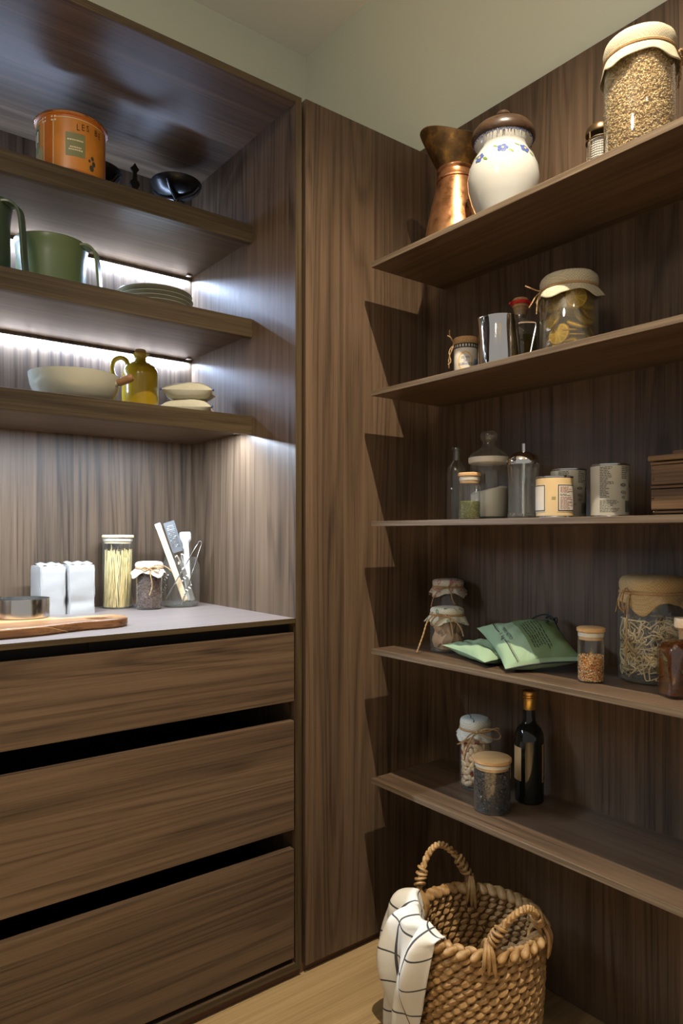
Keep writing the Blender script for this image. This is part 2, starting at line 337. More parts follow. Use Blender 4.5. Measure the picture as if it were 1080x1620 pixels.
# ------------------------------------------------------------------ geometry helpers
class MB:
    def __init__(s): s.v = []; s.f = []; s.uv = None
    def add(s, vs_, fs):
        o = len(s.v); s.v += [tuple(p) for p in vs_]; s.f += [tuple(i+o for i in q) for q in fs]
    def box(s, x0, x1, y0, y1, z0, z1):
        s.add([(x0, y0, z0), (x1, y0, z0), (x1, y1, z0), (x0, y1, z0), (x0, y0, z1), (x1, y0, z1), (x1, y1, z1), (x0, y1, z1)],
              [(0, 3, 2, 1), (4, 5, 6, 7), (0, 1, 5, 4), (1, 2, 6, 5), (2, 3, 7, 6), (3, 0, 4, 7)]); return s
    def lathe(s, prof, seg=40, c=(0, 0, 0), sx=1.0, sy=1.0, mod=None):
        o = len(s.v); n = len(prof)
        for (r, z) in prof:
            for i in range(seg):
                a = 2*pi*i/seg
                rr = r if mod is None else mod(r, z, a)
                s.v.append((c[0]+rr*cos(a)*sx, c[1]+rr*sin(a)*sy, c[2]+z))
        for j in range(n-1):
            for i in range(seg):
                k = (i+1) % seg
                s.f.append((o+j*seg+i, o+j*seg+k, o+(j+1)*seg+k, o+(j+1)*seg+i))
        if prof[0][0] > 1e-5: s.f.append(tuple(o+i for i in reversed(range(seg))) if False else tuple(o+seg-1-i for i in range(seg)))
        return s
    def cap(s, prof, seg=40):        # close the end ring of the lathe just made
        o = len(s.v)-seg; s.f.append(tuple(o+i for i in range(seg))); return s
    def tube(s, path, r, sides=8, closed=False, caps=True):
        P = [Vector(p) for p in path]; n = len(P); o = len(s.v)
        rs = r if isinstance(r, (list, tuple)) else [r]*n
        up = None
        for i in range(n):
            if closed: t = P[(i+1) % n]-P[i-1]
            else: t = P[min(i+1, n-1)]-P[max(i-1, 0)]
            if t.length < 1e-9: t = Vector((0, 0, 1))
            t.normalize()
            if up is None:
                up = Vector((0, 0, 1)) if abs(t.z) < 0.9 else Vector((1, 0, 0))
            b = t.cross(up)
            if b.length < 1e-6: b = t.orthogonal()
            b.normalize(); up = b.cross(t).normalized()
            for k in range(sides):
                a = 2*pi*k/sides
                s.v.append(tuple(P[i]+(b*cos(a)+up*sin(a))*rs[i]))
        m = n if closed else n-1
        for i in range(m):
            j = (i+1) % n
            for k in range(sides):
                l = (k+1) % sides
                s.f.append((o+i*sides+k, o+i*sides+l, o+j*sides+l, o+j*sides+k))
        if not closed and caps:
            s.f.append(tuple(o+sides-1-k for k in range(sides))); s.f.append(tuple(o+(n-1)*sides+k for k in range(sides)))
        return s
    def blob(s, c, rad, rot=None, seg=6, ring=4):
        o = len(s.v); R = rot or Matrix.Identity(3)
        c = Vector(c)
        s.v.append(tuple(c+R@Vector((0, 0, -rad[2]))))
        for j in range(1, ring):
            ph = -pi/2+pi*j/ring
            for i in range(seg):
                a = 2*pi*i/seg
                s.v.append(tuple(c+R@Vector((rad[0]*cos(ph)*cos(a), rad[1]*cos(ph)*sin(a), rad[2]*sin(ph)))))
        s.v.append(tuple(c+R@Vector((0, 0, rad[2])))); top = len(s.v)-1
        for i in range(seg): s.f.append((o, o+1+(i+1) % seg, o+1+i))
        for j in range(ring-2):
            for i in range(seg):
                a = o+1+j*seg; k = (i+1) % seg
                s.f.append((a+i, a+k, a+seg+k, a+seg+i))
        a = o+1+(ring-2)*seg
        for i in range(seg): s.f.append((a+i, a+(i+1) % seg, top))
        return s
    def grid(s, fn, nu, nv, uvs=False):
        o = len(s.v)
        for j in range(nv+1):
            for i in range(nu+1):
                s.v.append(tuple(fn(i/nu, j/nv)))
        for j in range(nv):
            for i in range(nu):
                a = o+j*(nu+1)+i
                s.f.append((a, a+1, a+nu+2, a+nu+1))
        return s
    def build(s, name, mat, parent=None, smooth=True, world=False, bevel=0.0, angle=40):
        me = bpy.data.meshes.new(name)
        vs_ = s.v
        if world and parent is not None:
            l = parent.location; vs_ = [(x-l.x, y-l.y, z-l.z) for x, y, z in vs_]
        me.from_pydata(vs_, [], s.f); me.validate(); me.update()
        if s.uv:
            ul = me.uv_layers.new(name='UVMap')
            for lp in me.loops: ul.data[lp.index].uv = s.uv[lp.vertex_index]
        me.materials.append(M[mat] if isinstance(mat, str) else mat)
        if smooth:
            me.polygons.foreach_set('use_smooth', [True]*len(me.polygons))
            me.set_sharp_from_angle(angle=RAD(angle))
        ob = bpy.data.objects.new(name, me); COL.objects.link(ob)
        if parent is not None: ob.parent = parent
        if bevel:
            b = ob.modifiers.new('bevel', 'BEVEL'); b.width = bevel; b.segments = 2; b.limit_method = 'ANGLE'
        return ob
def tag(o, label, cat=None, group=None, kind=None):
    if label: o['label'] = label
    if cat: o['category'] = cat
    if group: o['group'] = group
    if kind: o['kind'] = kind
    return o
def thing(name, label, cat, loc=(0, 0, 0), rotz=None, group=None):
    o = bpy.data.objects.new(name, None); COL.objects.link(o); o.empty_display_size = 0.02
    o.location = loc
    if rotz is not None: o.rotation_euler = (0, 0, rotz)
    return tag(o, label, cat, group)
def item(name, label, cat, x, y, z, group=None, rot=0.0):
    """a thing whose local -y faces the viewer"""
    return thing(name, label, cat, (x, y, z), -YAW+rot, group)
def bbox(name, mat, parent, x0, x1, y0, y1, z0, z1, bevel=0.0008):
    return MB().box(x0, x1, y0, y1, z0, z1).build(name, mat, parent, smooth=False, world=True, bevel=bevel)
def ob_from(me, name, parent):
    ob = bpy.data.objects.new(name, me); COL.objects.link(ob); ob.parent = parent; return ob
def wrap(mb_pts, r, phi, z0):
    return [(r*cos(phi+x/r), r*sin(phi+x/r), z0+y) for x, y in mb_pts]
def text_mesh(body, size, align='CENTER', sx=1.0):
    cu = bpy.data.curves.new('text', 'FONT'); cu.body = body; cu.size = size; cu.align_x = align; cu.align_y = 'CENTER'; cu.resolution_u = 2
    o = bpy.data.objects.new('text', cu); COL.objects.link(o)
    dg = bpy.context.evaluated_depsgraph_get(); dg.update()
    me = o.evaluated_get(dg).to_mesh()
    vs_ = [(v.co.x*sx, v.co.y) for v in me.vertices]; fs = [tuple(p.vertices) for p in me.polygons]
    bpy.data.objects.remove(o, do_unlink=True); bpy.data.curves.remove(cu)
    return vs_, fs
def text_cyl(name, body, size, mat, parent, r, phi, z, sx=1.0, rot=0.0):
    vs_, fs = text_mesh(body, size, sx=sx)
    if rot: vs_ = [(x*cos(rot)-y*sin(rot), x*sin(rot)+y*cos(rot)) for x, y in vs_]
    b = MB(); b.add(wrap(vs_, r+0.0004, phi, z), fs); return b.build(name, mat, parent, smooth=False)
def patch_cyl(b, r, phi, x0, x1, z0, z1, n=10):
    """a rectangle of label on a cylinder, arc lengths x0..x1"""
    o = len(b.v)
    for i in range(n+1):
        a = phi+(x0+(x1-x0)*i/n)/r
        b.v.append((r*cos(a), r*sin(a), z0)); b.v.append((r*cos(a), r*sin(a), z1))
    for i in range(n): b.f.append((o+2*i, o+2*i+2, o+2*i+3, o+2*i+1))
def print_lines(b, r, phi, x0, x1, z0, z1, rows, rg, h=0.45, fill=0.85):
    dz = (z1-z0)/rows
    for k in range(rows):
        z = z1-dz*(k+0.5); x = x0; end = x0+(x1-x0)*rg.uniform(0.45, 1.0)
        while x < end:
            wd = min(rg.uniform(0.003, 0.009), end-x)
            patch_cyl(b, r, phi, x, x+wd, z-dz*h/2, z+dz*h/2, 2)
            x += wd+0.0012
CAMA = -pi/2     # local angle that faces the viewer

# ------------------------------------------------------------------ the room
XS, YF = 1.015, 1.50          # inner side of the unit, front plane of the unit
XW = 1.4864                   # face of the wall cladding behind the right shelves
def struct(name, mat, *b):
    o = bbox(name, mat, None, *b, bevel=0); o['kind'] = 'structure'; return o
struct('floor', 'oak', -1.5, 1.60, -1.5, 2.26, -0.05, 0.0)
struct('ceiling', 'ceiling', -1.2, 1.62, -1.3, 2.28, 2.921, 2.97)
struct('wall_back', 'green_wall', -1.5, 1.60, 2.17, 2.27, 0.0, 2.921)
struct('wall_right', 'green_wall', 1.5165, 1.60, -1.5, 2.17, 0.0, 2.921)

# ------------------------------------------------------------------ tall unit on the left
XL = -0.20
cab = thing('tall_cabinet', 'tall walnut cabinet with open lit shelves above and three drawers below', 'cabinet', (0.41, 1.8, 0.0))
ZT, ZTO = 2.243, 2.261
bbox('side_panel', 'walnut_z', cab, XS, XS+0.0185, YF+0.002, 2.14, 0.022, ZTO)
bbox('side_edge', 'edge_z', cab, XS, XS+0.0185, YF, YF+0.002, 0.022, ZTO, 0.0005)
bbox('side_panel', 'walnut_z', cab, XL-0.0185, XL, YF, 2.14, 0.022, ZTO)
bbox('back_panel', 'walnut_z2', cab, XL, XS, 2.098, 2.116, 0.05, ZT)
bbox('top_panel', 'walnut_x2', cab, XL, XS, YF+0.002, 2.14, ZT, ZTO)
bbox('top_edge', 'edge_x', cab, XL, XS, YF, YF+0.002, ZT, ZTO, 0.0005)
bbox('bottom_panel', 'walnut_x2', cab, XL, XS, YF+0.002, 2.098, 0.022, 0.040)
bbox('bottom_edge', 'edge_x', cab, XL, XS, YF, YF+0.002, 0.022, 0.040, 0.0005)
bbox('plinth', 'plinth', cab, XL, XS+0.0185, YF+0.012, YF+0.03, 0.0, 0.022, 0)
YSF = 1.7157
for zt, hasback in ((2.0038, 1), (1.7395, 1), (1.4683, 0)):
    sh = bbox('shelf', 'walnut_x2', cab, XL, XS, YSF+0.018, 2.098, zt-0.041, zt, 0)
    fa = bbox('fascia', 'edge_x', sh, XL, XS-0.0008, YSF, YSF+0.018, zt-0.0515, zt, 0.0008)
    for o in (fa,): o.location = -cab.location+cab.location   # shelf sits at the unit's origin already
    for v in fa.data.vertices: v.co -= Vector(cab.location)
    yl = 2.075 if hasback else 1.765
    cl = MB().box(0.985, 1.000, yl-0.009, yl+0.004, zt-0.0465, zt-0.041).build('led_clip', 'alu', sh, smooth=False)
    for v in cl.data.vertices: v.co -= Vector(cab.location)
ZC = 0.9227
for i, (zt, zb) in enumerate(((0.8863, 0.7111), (0.6613, 0.3822), (0.3337, 0.0545))):
    dr = bbox('drawer', 'walnut_x', cab, XL+0.003, XS-0.004, YF+0.002, YF+0.021, zb, zt, 0.0009)
    dr['label'] = 'flat walnut drawer front with horizontal grain'
    bx = MB()
    zs = zt-0.006
    bx.box(XL+0.02, XL+0.034, YF+0.021, 2.02, zb+0.02, zs-0.05)
    bx.box(XS-0.034, XS-0.020, YF+0.021, 2.02, zb+0.02, zs-0.05)
    bx.box(XL+0.034, XS-0.034, 2.006, 2.02, zb+0.02, zs-0.05)
    bx.box(XL+0.034, XS-0.034, YF+0.021, 2.006, zb+0.02, zb+0.03)
    db = bx.build('drawer_box', 'black_in', dr, smooth=False)
    for v in db.data.vertices: v.co -= Vector(cab.location)
bbox('drawer_divider', 'black_in', cab, 0.50, 0.512, YF+0.03, 2.09, 0.722, 0.905, 0)
bbox('worktop_rail', 'black_in', cab, XL, XS, YF+0.035, YF+0.05, 0.885, ZC-0.013, 0)
wt = thing('worktop', 'thin grey-brown worktop above the drawers, lit by the shelf light', 'worktop', (0.41, 1.8, ZC-0.0125))
bbox('slab', 'counter', wt, XL, XS-0.0003, YF+0.004, 2.0975, ZC-0.0125, ZC, 0)
bbox('front_edge', 'edge_x', wt, XL, XS-0.0003, YF+0.0015, YF+0.004, ZC-0.0125, ZC, 0.0004)

# corner panel and its plinth
cp = thing('corner_panel', 'tall plain walnut panel filling the corner between drawers and wall shelves', 'panel', (1.26, 1.51, 0.0))
bbox('panel', 'walnut_z2', cp, 1.046, XW-0.0015, YF, YF+0.019, 0.022, 2.264, 0.0008)
bbox('plinth', 'plinth', cp, 1.034, XW-0.0015, YF+0.014, YF+0.030, 0.0, 0.022, 0)
# wall cladding on the right
wc = thing('wall_cladding', 'walnut wall cladding behind the five thin wall shelves', 'wall panel', (1.4955, 0.5, 0.0))
YR = -0.70
bbox('panel', 'walnut_z', wc, XW, XW+0.019, YR, YF+0.04, 0.004, 2.2886, 0.0008)
SZ = (1.859, 1.5182, 1.1724, 0.8341, 0.4903)
SL = ('topmost thin walnut wall shelf, carrying the copper jug', 'second walnut wall shelf from the top, carrying the lemon jar',
      'middle walnut wall shelf at eye level, carrying the tin cans', 'fourth walnut wall shelf from the top, carrying the green bags',
      'lowest walnut wall shelf, above the woven basket')
X0, YE = 1.2111, 1.4338
for z, lb in zip(SZ, SL):
    s = thing('wall_shelf', lb, 'shelf', (1.35, 0.4, z-0.0135), group='thin walnut wall shelves')
    bbox('board', 'walnut_y', s, X0+0.0015, XW, YR, YE, z-0.0135, z, 0)
    bbox('front_edge', 'edge_y', s, X0, X0+0.0015, YR, YE, z-0.0135, z, 0.0004)
# ------------------------------------------------------------------ small builders
def glass_body(t, r, h, mat='glass', neck=None, seg=40, wall=0.0025, rb=0.006, name='glass_body', mod=None):
    """thin jar: outer skin, thick foot; neck = (radius, start height, length)"""
    p = [(0.0001, 0.0), (r-rb, 0.0), (r-rb*0.3, rb*0.3), (r, rb)]
    if neck:
        nr, ns, nl = neck
        p += [(r, ns), (r*0.4+nr*0.6, ns+(h-ns-nl)*0.7), (nr, h-nl), (nr, h)]
    else: p += [(r, h)]
    p += [(p[-1][0]-wall, h)]
    return MB().lathe(p, seg, mod=mod).build(name, mat, t)
def foot(t, r, h=0.006):
    return MB().lathe([(0.0001, 0.0006), (r*0.93, 0.0006), (r*0.97, h*0.5), (r*0.9, h), (0.0001, h)], 40).build('glass_foot', 'glass_grey', t)
def bamboo_lid(t, r, z, th=0.011, mat='bamboo', seal=True):
    MB().lathe([(0.0001, 0), (r-0.001, 0), (r+0.0006, 0.0018), (r+0.0006, th-0.002), (r-0.002, th), (0.0001, th)], 44, c=(0, 0, z)).build('lid', mat, t)
    if seal:
        MB().lathe([(r*0.86, -0.011), (r*0.93, -0.009), (r*0.93, -0.002), (r*0.86, 0)], 40, c=(0, 0, z)).build('seal_ring', 'silicone', t)
        MB().lathe([(0.0001, -0.016), (r*0.86, -0.016), (r*0.86, -0.011), (0.0001, -0.011)], 40, c=(0, 0, z)).build('lid_plug', mat, t)
def cloth_top(t, r, z_tie, z_top, mat, flare=0.018, drop=0.022, sq=0.55, ph=0.3, name='cloth_cover', seed=0, seg=112):
    """square cloth tied under the rim: puffed top, pinched at the string, loose skirt with four drooping corners"""
    rg = random.Random(seed); f = [(rg.choice((5, 6)), rg.uniform(0, 6.28), 0.45), (rg.choice((8, 9)), rg.uniform(0, 6.28), 0.35), (rg.choice((13, 15)), rg.uniform(0, 6.28), 0.22), (3, rg.uniform(0, 6.28), 0.4)]
    fold = lambda a: sum(w_*sin(n_*a+p_) for n_, p_, w_ in f)
    rows = []
    def ring(fr, fz): rows.append([(fr(a)*cos(a), fr(a)*sin(a), fz(a)) for a in [2*pi*i/seg for i in range(seg)]])
    hh = z_top-z_tie
    for rr, zz in ((0.02, 1.0), (0.5, 0.995), (0.80, 0.97), (0.93, 0.90), (1.0, 0.78), (1.035, 0.58), (1.03, 0.34), (1.0, 0.14)):
        ring(lambda a, q=rr: r*q*(1+0.010*fold(a)*q**4), lambda a, q=zz: z_tie+hh*q*(1+0.015*sin(2*a+ph)))
    ring(lambda a: r*0.985, lambda a: z_tie)
    for k in (0.12, 0.3, 0.5, 0.7, 0.85, 1.0):
        def L(a):
            c4 = 0.5+0.5*cos(4*(a-ph)); return (1-sq)+sq*c4**1.6
        def fr(a, k=k): return r*0.99+flare*(k**0.7)*(0.35+0.55*L(a))+0.30*flare*k*fold(a)
        def fz(a, k=k): return z_tie-drop*k*(0.20+1.0*L(a))+0.10*drop*k*fold(a+0.2)
        ring(fr, fz)
    b = MB(); n = seg
    for rw in rows: b.v += rw
    for j in range(len(rows)-1):
        for i in range(n):
            k = (i+1) % n
            b.f.append((j*n+i, (j+1)*n+i, (j+1)*n+k, j*n+k))
    b.f.append(tuple(range(n)))
    o = b.build(name, mat, t)
    s = o.modifiers.new('thickness', 'SOLIDIFY'); s.thickness = 0.0012; s.offset = 1
    return o
def smooth_path(pts, n=8):
    P = [Vector(p) for p in pts]; out = []
    for i in range(len(P)-1):
        p0 = P[max(i-1, 0)]; p1 = P[i]; p2 = P[i+1]; p3 = P[min(i+2, len(P)-1)]
        for k in range(n):
            u = k/n
            out.append(0.5*((2*p1)+(p2-p0)*u+(2*p0-5*p1+4*p2-p3)*u*u+(3*p1-p0-3*p2+p3)*u**3))
    out.append(P[-1]); return out
def rope_strands(b, path, r, strands=2, turns=20, sides=6, closed=False):
    P = [Vector(p) for p in path]; n = len(P)
    for s in range(strands):
        q = []; up = Vector((0, 0, 1))
        for i in range(n):
            t = (P[(i+1) % n]-P[i-1]) if closed else (P[min(i+1, n-1)]-P[max(i-1, 0)])
            t.normalize(); bb = t.cross(up)
            if bb.length < 1e-5: bb = t.orthogonal()
            bb.normalize(); uu = bb.cross(t)
            a = 2*pi*(turns*i/(n if closed else n-1)+s/strands)
            q.append(P[i]+(bb*cos(a)+uu*sin(a))*r*0.55)
        b.tube(q, r*0.62, sides, closed=closed)
    return b
def twine(t, r, z, phi, loops, rad=0.0015, name='twine'):
    """a ring of twine plus bow loops / tails: each a list of (tangent, outward, up) offsets at the angle phi"""
    b = MB()
    for dz in (0, 0.0022):
        b.tube([((r+rad*0.6)*cos(2*pi*i/40), (r+rad*0.6)*sin(2*pi*i/40), z+dz-0.001) for i in range(40)], rad, 6, closed=True)
    o = Vector((cos(phi), sin(phi), 0)); tn = Vector((-sin(phi), cos(phi), 0))
    c = o*(r+rad)+Vector((0, 0, z))
    for pts in loops:
        path = smooth_path([c+tn*p[0]+o*p[1]+Vector((0, 0, p[2])) for p in pts])
        rope_strands(b, path, rad, 2, max(3, len(path)//5), 5)
    b.blob(c+o*0.001, (rad*2.2, rad*2.2, rad*2.2), None, 8, 6)
    return b.build(name, 'twine', t)
def bow(sz=1.0, tail=1.0, l1=1.0, l2=1.0):
    """tangent + is image right"""
    return [[(0, 0, 0), (0.010*sz*l1, 0.004, 0.007*sz), (0.024*sz*l1, 0.006, 0.004*sz), (0.026*sz*l1, 0.007, -0.006*sz), (0.012*sz*l1, 0.006, -0.006*sz), (0, 0.002, 0)],
            [(0, 0, 0), (-0.010*sz*l2, 0.004, 0.007*sz), (-0.024*sz*l2, 0.006, 0.003*sz), (-0.026*sz*l2, 0.007, -0.007*sz), (-0.012*sz*l2, 0.006, -0.005*sz), (0, 0.002, 0)],
            [(0, 0.002, 0), (0.008*sz, 0.006, -0.010*tail), (0.011*sz, 0.005, -0.03*tail), (0.009*sz, 0.004, -0.045*tail)],
            [(0, 0.002, 0), (-0.010*sz, 0.007, -0.008*tail), (-0.020*sz, 0.008, -0.022*tail), (-0.026*sz, 0.006, -0.036*tail)]]
def rrot(rg):
    return Matrix.Rotation(rg.uniform(0, 6.28), 3, 'Z')@Matrix.Rotation(rg.uniform(0, 3.14), 3, 'X')@Matrix.Rotation(rg.uniform(0, 6.28), 3, 'Y')
def fill(name, label, cat, x, y, z, r, h0, h1, mat, rad, count, core, seed=1, seg=5, ring=3, top=0.35, slope=0.0):
    """loose grains packed against the inside of a jar (nobody could count them)"""
    rg = random.Random(seed); b = MB()
    for i in range(count):
        if rg.random() < top*r/(r+2*(h1-h0)):
            q = r*sqrt(rg.random())*0.97; a = rg.uniform(0, 2*pi); zz = h1+rg.uniform(-0.002, 0.001)
        else:
            q = r*rg.uniform(0.965, 1.0); a = rg.uniform(0, 2*pi); zz = rg.uniform(h0+rad[0]*0.6, h1)
        zz += slope*q*cos(a)*((zz-h0)/(h1-h0))
        b.blob((q*cos(a), q*sin(a), zz), rad, rrot(rg), seg, ring)
    n = 32; o = len(b.v)
    b.lathe([(0.0001, h0), (r*0.955, h0), (r*0.955, h0+0.001), (r*0.955, h1-0.002), (0.0001, h1-0.002)], n)
    if slope:
        for k in range(o, len(b.v)):
            p = b.v[k]
            if p[2] > h1-0.003: b.v[k] = (p[0], p[1], p[2]+slope*p[0])
    ob = b.build(name, mat, None)
    ob.location = (x, y, z); ob.rotation_euler = (0, 0, -YAW)
    return tag(ob, label, cat, None, 'stuff')
def pillow(b, C, thick, nu=24, nv=24, sag=0.0, wr=0.0, seed=0, p=2.4):
    """closed cushion over the quad C = [c00, c10, c11, c01]"""
    rg = random.Random(seed); ph = [rg.uniform(0, 6.28) for _ in range(6)]
    c = [Vector(q) for q in C]
    nrm = (c[1]-c[0]).cross(c[3]-c[0]).normalized()
    def P(u, v, s):
        q = c[0]*(1-u)*(1-v)+c[1]*u*(1-v)+c[2]*u*v+c[3]*(1-u)*v
        a, d = 2*u-1, 2*v-1
        # edges pull in between the corners
        mid = c[0]*0.25+c[1]*0.25+c[2]*0.25+c[3]*0.25
        pull = 0.10*((1-a*a)*abs(d)**3+(1-d*d)*abs(a)**3)
        q = q.lerp(mid, pull)
        f = ((1-abs(a)**p)*(1-abs(d)**p))**0.55
        w_ = wr*(sin(9*u+ph[0]+4*v)*0.5+sin(15*v+ph[1]-6*u)*0.35+sin(23*(u+v)+ph[2])*0.25)*f**0.5
        return q+nrm*(s*thick*f+w_*(1 if s > 0 else 0.4))-nrm*sag*f
    o = len(b.v)
    for s in (1, -1): b.grid(lambda u, v: P(u, v, s), nu, nv)
    n1 = (nu+1)*(nv+1)
    # flip the lower side
    h = len(b.f)-nu*nv
    for k in range(h, len(b.f)): b.f[k] = tuple(reversed(b.f[k]))
    return P
def curve_board(name, outlines, thick, bev, mat, parent, z):
    cu = bpy.data.curves.new(name, 'CURVE'); cu.dimensions = '2D'; cu.fill_mode = 'BOTH'; cu.extrude = thick/2-bev; cu.bevel_depth = bev; cu.bevel_resolution = 3
    for pts in outlines:
        sp = cu.splines.new('POLY'); sp.points.add(len(pts)-1); sp.use_cyclic_u = True
        for i, p in enumerate(pts): sp.points[i].co = (p[0], p[1], 0, 1)
    o = bpy.data.objects.new(name, cu); COL.objects.link(o)
    dg = bpy.context.evaluated_depsgraph_get(); dg.update()
    me = bpy.data.meshes.new_from_object(o.evaluated_get(dg))
    bpy.data.objects.remove(o, do_unlink=True)
    for v in me.vertices: v.co.z += z+thick/2
    me.materials.clear(); me.materials.append(M[mat])
    me.polygons.foreach_set('use_smooth', [True]*len(me.polygons)); me.set_sharp_from_angle(angle=RAD(35))
    me.name = name
    return ob_from(me, name, parent)
def closed_smooth(pts, n=6):
    P = [Vector((*p, 0)) for p in pts]; m = len(P); out = []
    for i in range(m):
        p0, p1, p2, p3 = P[i-1], P[i], P[(i+1) % m], P[(i+2) % m]
        for k in range(n):
            u = k/n; q = 0.5*((2*p1)+(p2-p0)*u+(2*p0-5*p1+4*p2-p3)*u*u+(3*p1-p0-3*p2+p3)*u**3)
            out.append((q.x, q.y))
    return out

# ================================================================== RIGHT SHELVES
S1, S2, S3, S4, S5 = SZ
# ---- copper jug
t = item('copper_jug', 'old copper jug with a flared brass spout on the top wall shelf', 'jug', 1.368, 1.278, S1)
MB().lathe([(0.0001, 0), (0.079, 0), (0.082, 0.004), (0.080, 0.025), (0.071, 0.075), (0.060, 0.125), (0.050, 0.165), (0.0445, 0.188)], 48).build('body', 'copper', t)
MB().lathe([(0.0445, 0.186), (0.0470, 0.188), (0.0470, 0.192), (0.0435, 0.196), (0.0425, 0.208), (0.0455, 0.211), (0.0460, 0.216), (0.0430, 0.219)], 48).build('neck_ring', 'copper', t)
def spoutmod(r, z, a):
    k = max(0, (z-0.218)/0.08)
    return r*(1+0.42*k*max(0, cos(a-pi))**3)
fn = MB().lathe([(0.0425, 0.218), (0.050, 0.238), (0.058, 0.258), (0.0645, 0.276), (0.066, 0.281), (0.0645, 0.283), (0.0625, 0.278), (0.055, 0.258), (0.047, 0.238), (0.0395, 0.218)], 56, mod=spoutmod)
# the rim rises toward the pouring lip
fn.v = [(x, y, z+(0.026*max(0, -x/0.08) if z > 0.23 else 0)*((z-0.23)/0.05)) for x, y, z in fn.v]
fn.build('spout', 'patina', t)
hp = smooth_path([(0.047, 0.012, 0.212), (0.085, 0.03, 0.228), (0.100, 0.04, 0.18), (0.092, 0.04, 0.12), (0.068, 0.02, 0.08)])
MB().tube(hp, 0.0055, 8).build('handle', 'patina', t)
t.scale = (1.06, 1.06, 1.055)
# ---- white jar with flowers
t = item('ceramic_jar', 'white glazed jar with blue flowers and a dark turned wooden lid', 'jar', 1.322, 1.083, S1)
wj = [(0.0001, 0), (0.050, 0), (0.053, 0.004), (0.061, 0.03), (0.073, 0.06), (0.081, 0.09), (0.083, 0.112), (0.080, 0.136), (0.071, 0.158), (0.061, 0.172), (0.0585, 0.178),
      (0.061, 0.186), (0.067, 0.196), (0.0675, 0.203), (0.063, 0.203)]
MB().lathe(wj, 64).build('body', 'white_cer', t)
MB().lathe([(0.0001, 0.2025), (0.071, 0.2022), (0.0738, 0.206), (0.0742, 0.214), (0.071, 0.224), (0.062, 0.235), (0.046, 0.244), (0.026, 0.2495), (0.0125, 0.251), (0.0105, 0.2545),
            (0.015, 0.259), (0.0175, 0.265), (0.0145, 0.272), (0.0001, 0.275)], 56).build('lid', 'lid_dark', t)
bd = MB(); rg = random.Random(3)
for i in range(170):                                     # spatter band under the lid
    a = 2*pi*i/170+rg.uniform(-.01, .01); zz = 0.1985+rg.uniform(-0.003, 0.0035); r_ = 0.0676
    bd.blob((r_*cos(a), r_*sin(a), zz), (0.0016, 0.0016, 0.0013), None, 5, 3)
o = bd.build('blue_rim_speckle', 'blue', t); o['kind'] = 'stuff'
def jr(z):
    for (r0, z0), (r1, z1) in zip(wj, wj[1:]):
        if z0 <= z <= z1 and z1 > z0: return r0+(r1-r0)*(z-z0)/(z1-z0), (r1-r0)/(z1-z0)
    return 0.06, 0
def flower(par, a0, z0, s=1.0, name='flower'):
    fb = MB(); fy = MB(); fl = [MB(), MB()]
    def pt(x, y, off):
        z = z0+y; r_, sl = jr(z); a = a0+x/r_
        nz = -sl; nn = sqrt(1+nz*nz)
        return Vector(((r_+off/nn)*cos(a), (r_+off/nn)*sin(a), z+off*nz/nn))
    def disc(b, x, y, rx, ry, ang, off):
        o = len(b.v); b.v.append(tuple(pt(x, y, off+0.0004)))
        for k in range(14):
            q = 2*pi*k/14; px = rx*cos(q); py = ry*sin(q)
            b.v.append(tuple(pt(x+px*cos(ang)-py*sin(ang), y+px*sin(ang)+py*cos(ang), off)))
        for k in range(14): b.f.append((o, o+1+k, o+1+(k+1) % 14))
    n = 60; o = len(fb.v); fb.v.append(tuple(pt(0, 0, 0.0012)))           # five-lobed corolla in one piece
    for k in range(n):
        q = 2*pi*k/n; rr = 0.0118*s*(0.72+0.28*abs(cos(2.5*q)))
        fb.v.append(tuple(pt(rr*cos(q), rr*0.86*sin(q), 0.0007)))
    for k in range(n): fb.f.append((o, o+1+k, o+1+(k+1) % n))
    disc(fy, 0, 0, 0.0026*s, 0.0026*s, 0, 0.0016)
    disc(fl[0], 0.017*s, -0.008*s, 0.0065*s, 0.0024*s, -0.6, 0.0006); disc(fl[1], -0.015*s, 0.008*s, 0.0055*s, 0.0022*s, -0.6, 0.0006)
    f = fb.build(name, 'blue', par); fy.build('flower_centre', 'yellow_dot', f)
    for q in fl: q.build('leaf', 'leaf', f)
for a0, z0 in ((-104, 0.152), (-62, 0.154), (-146, 0.143), (-18, 0.152), (27, 0.152), (72, 0.152), (117, 0.152), (162, 0.150)):
    flower(t, RAD(a0), z0, 1.1)
# ---- small bronze mesh canister
t = item('mesh_canister', 'small bronze framed canister with grey mesh, half behind the grain jar', 'canister', 1.425, 0.893, S1)
MB().lathe([(0.0001, 0), (0.030, 0), (0.030, 0.004), (0.027, 0.006), (0.027, 0.16)], 32).build('mesh_body', 'mesh_grey', t)
mb = MB()
for z in (0.005, 0.155, 0.172): mb.tube([(0.0305*cos(2*pi*i/32), 0.0305*sin(2*pi*i/32), z) for i in range(32)], 0.0022, 6, closed=True)
for k in range(6): mb.tube([(0.0305*cos(k*pi/3+.4), 0.0305*sin(k*pi/3+.4), 0.004), (0.0305*cos(k*pi/3+.4), 0.0305*sin(k*pi/3+.4), 0.172)], 0.0018, 6)
mb.build('frame', 'bronze', t)
MB().lathe([(0.0315, 0.170), (0.0325, 0.178), (0.028, 0.187), (0.014, 0.192), (0.0001, 0.193)], 32).build('lid', 'bronze', t)
wr = MB()
for k in range(26): wr.tube([(0.0275*cos(2*pi*i/28), 0.0275*sin(2*pi*i/28), 0.012+k*0.0053) for i in range(28)], 0.0006, 4, closed=True)
for k in range(34):
    a = 2*pi*k/34; wr.tube([(0.0275*cos(a), 0.0275*sin(a), 0.008), (0.0275*cos(a), 0.0275*sin(a), 0.15)], 0.0005, 4)
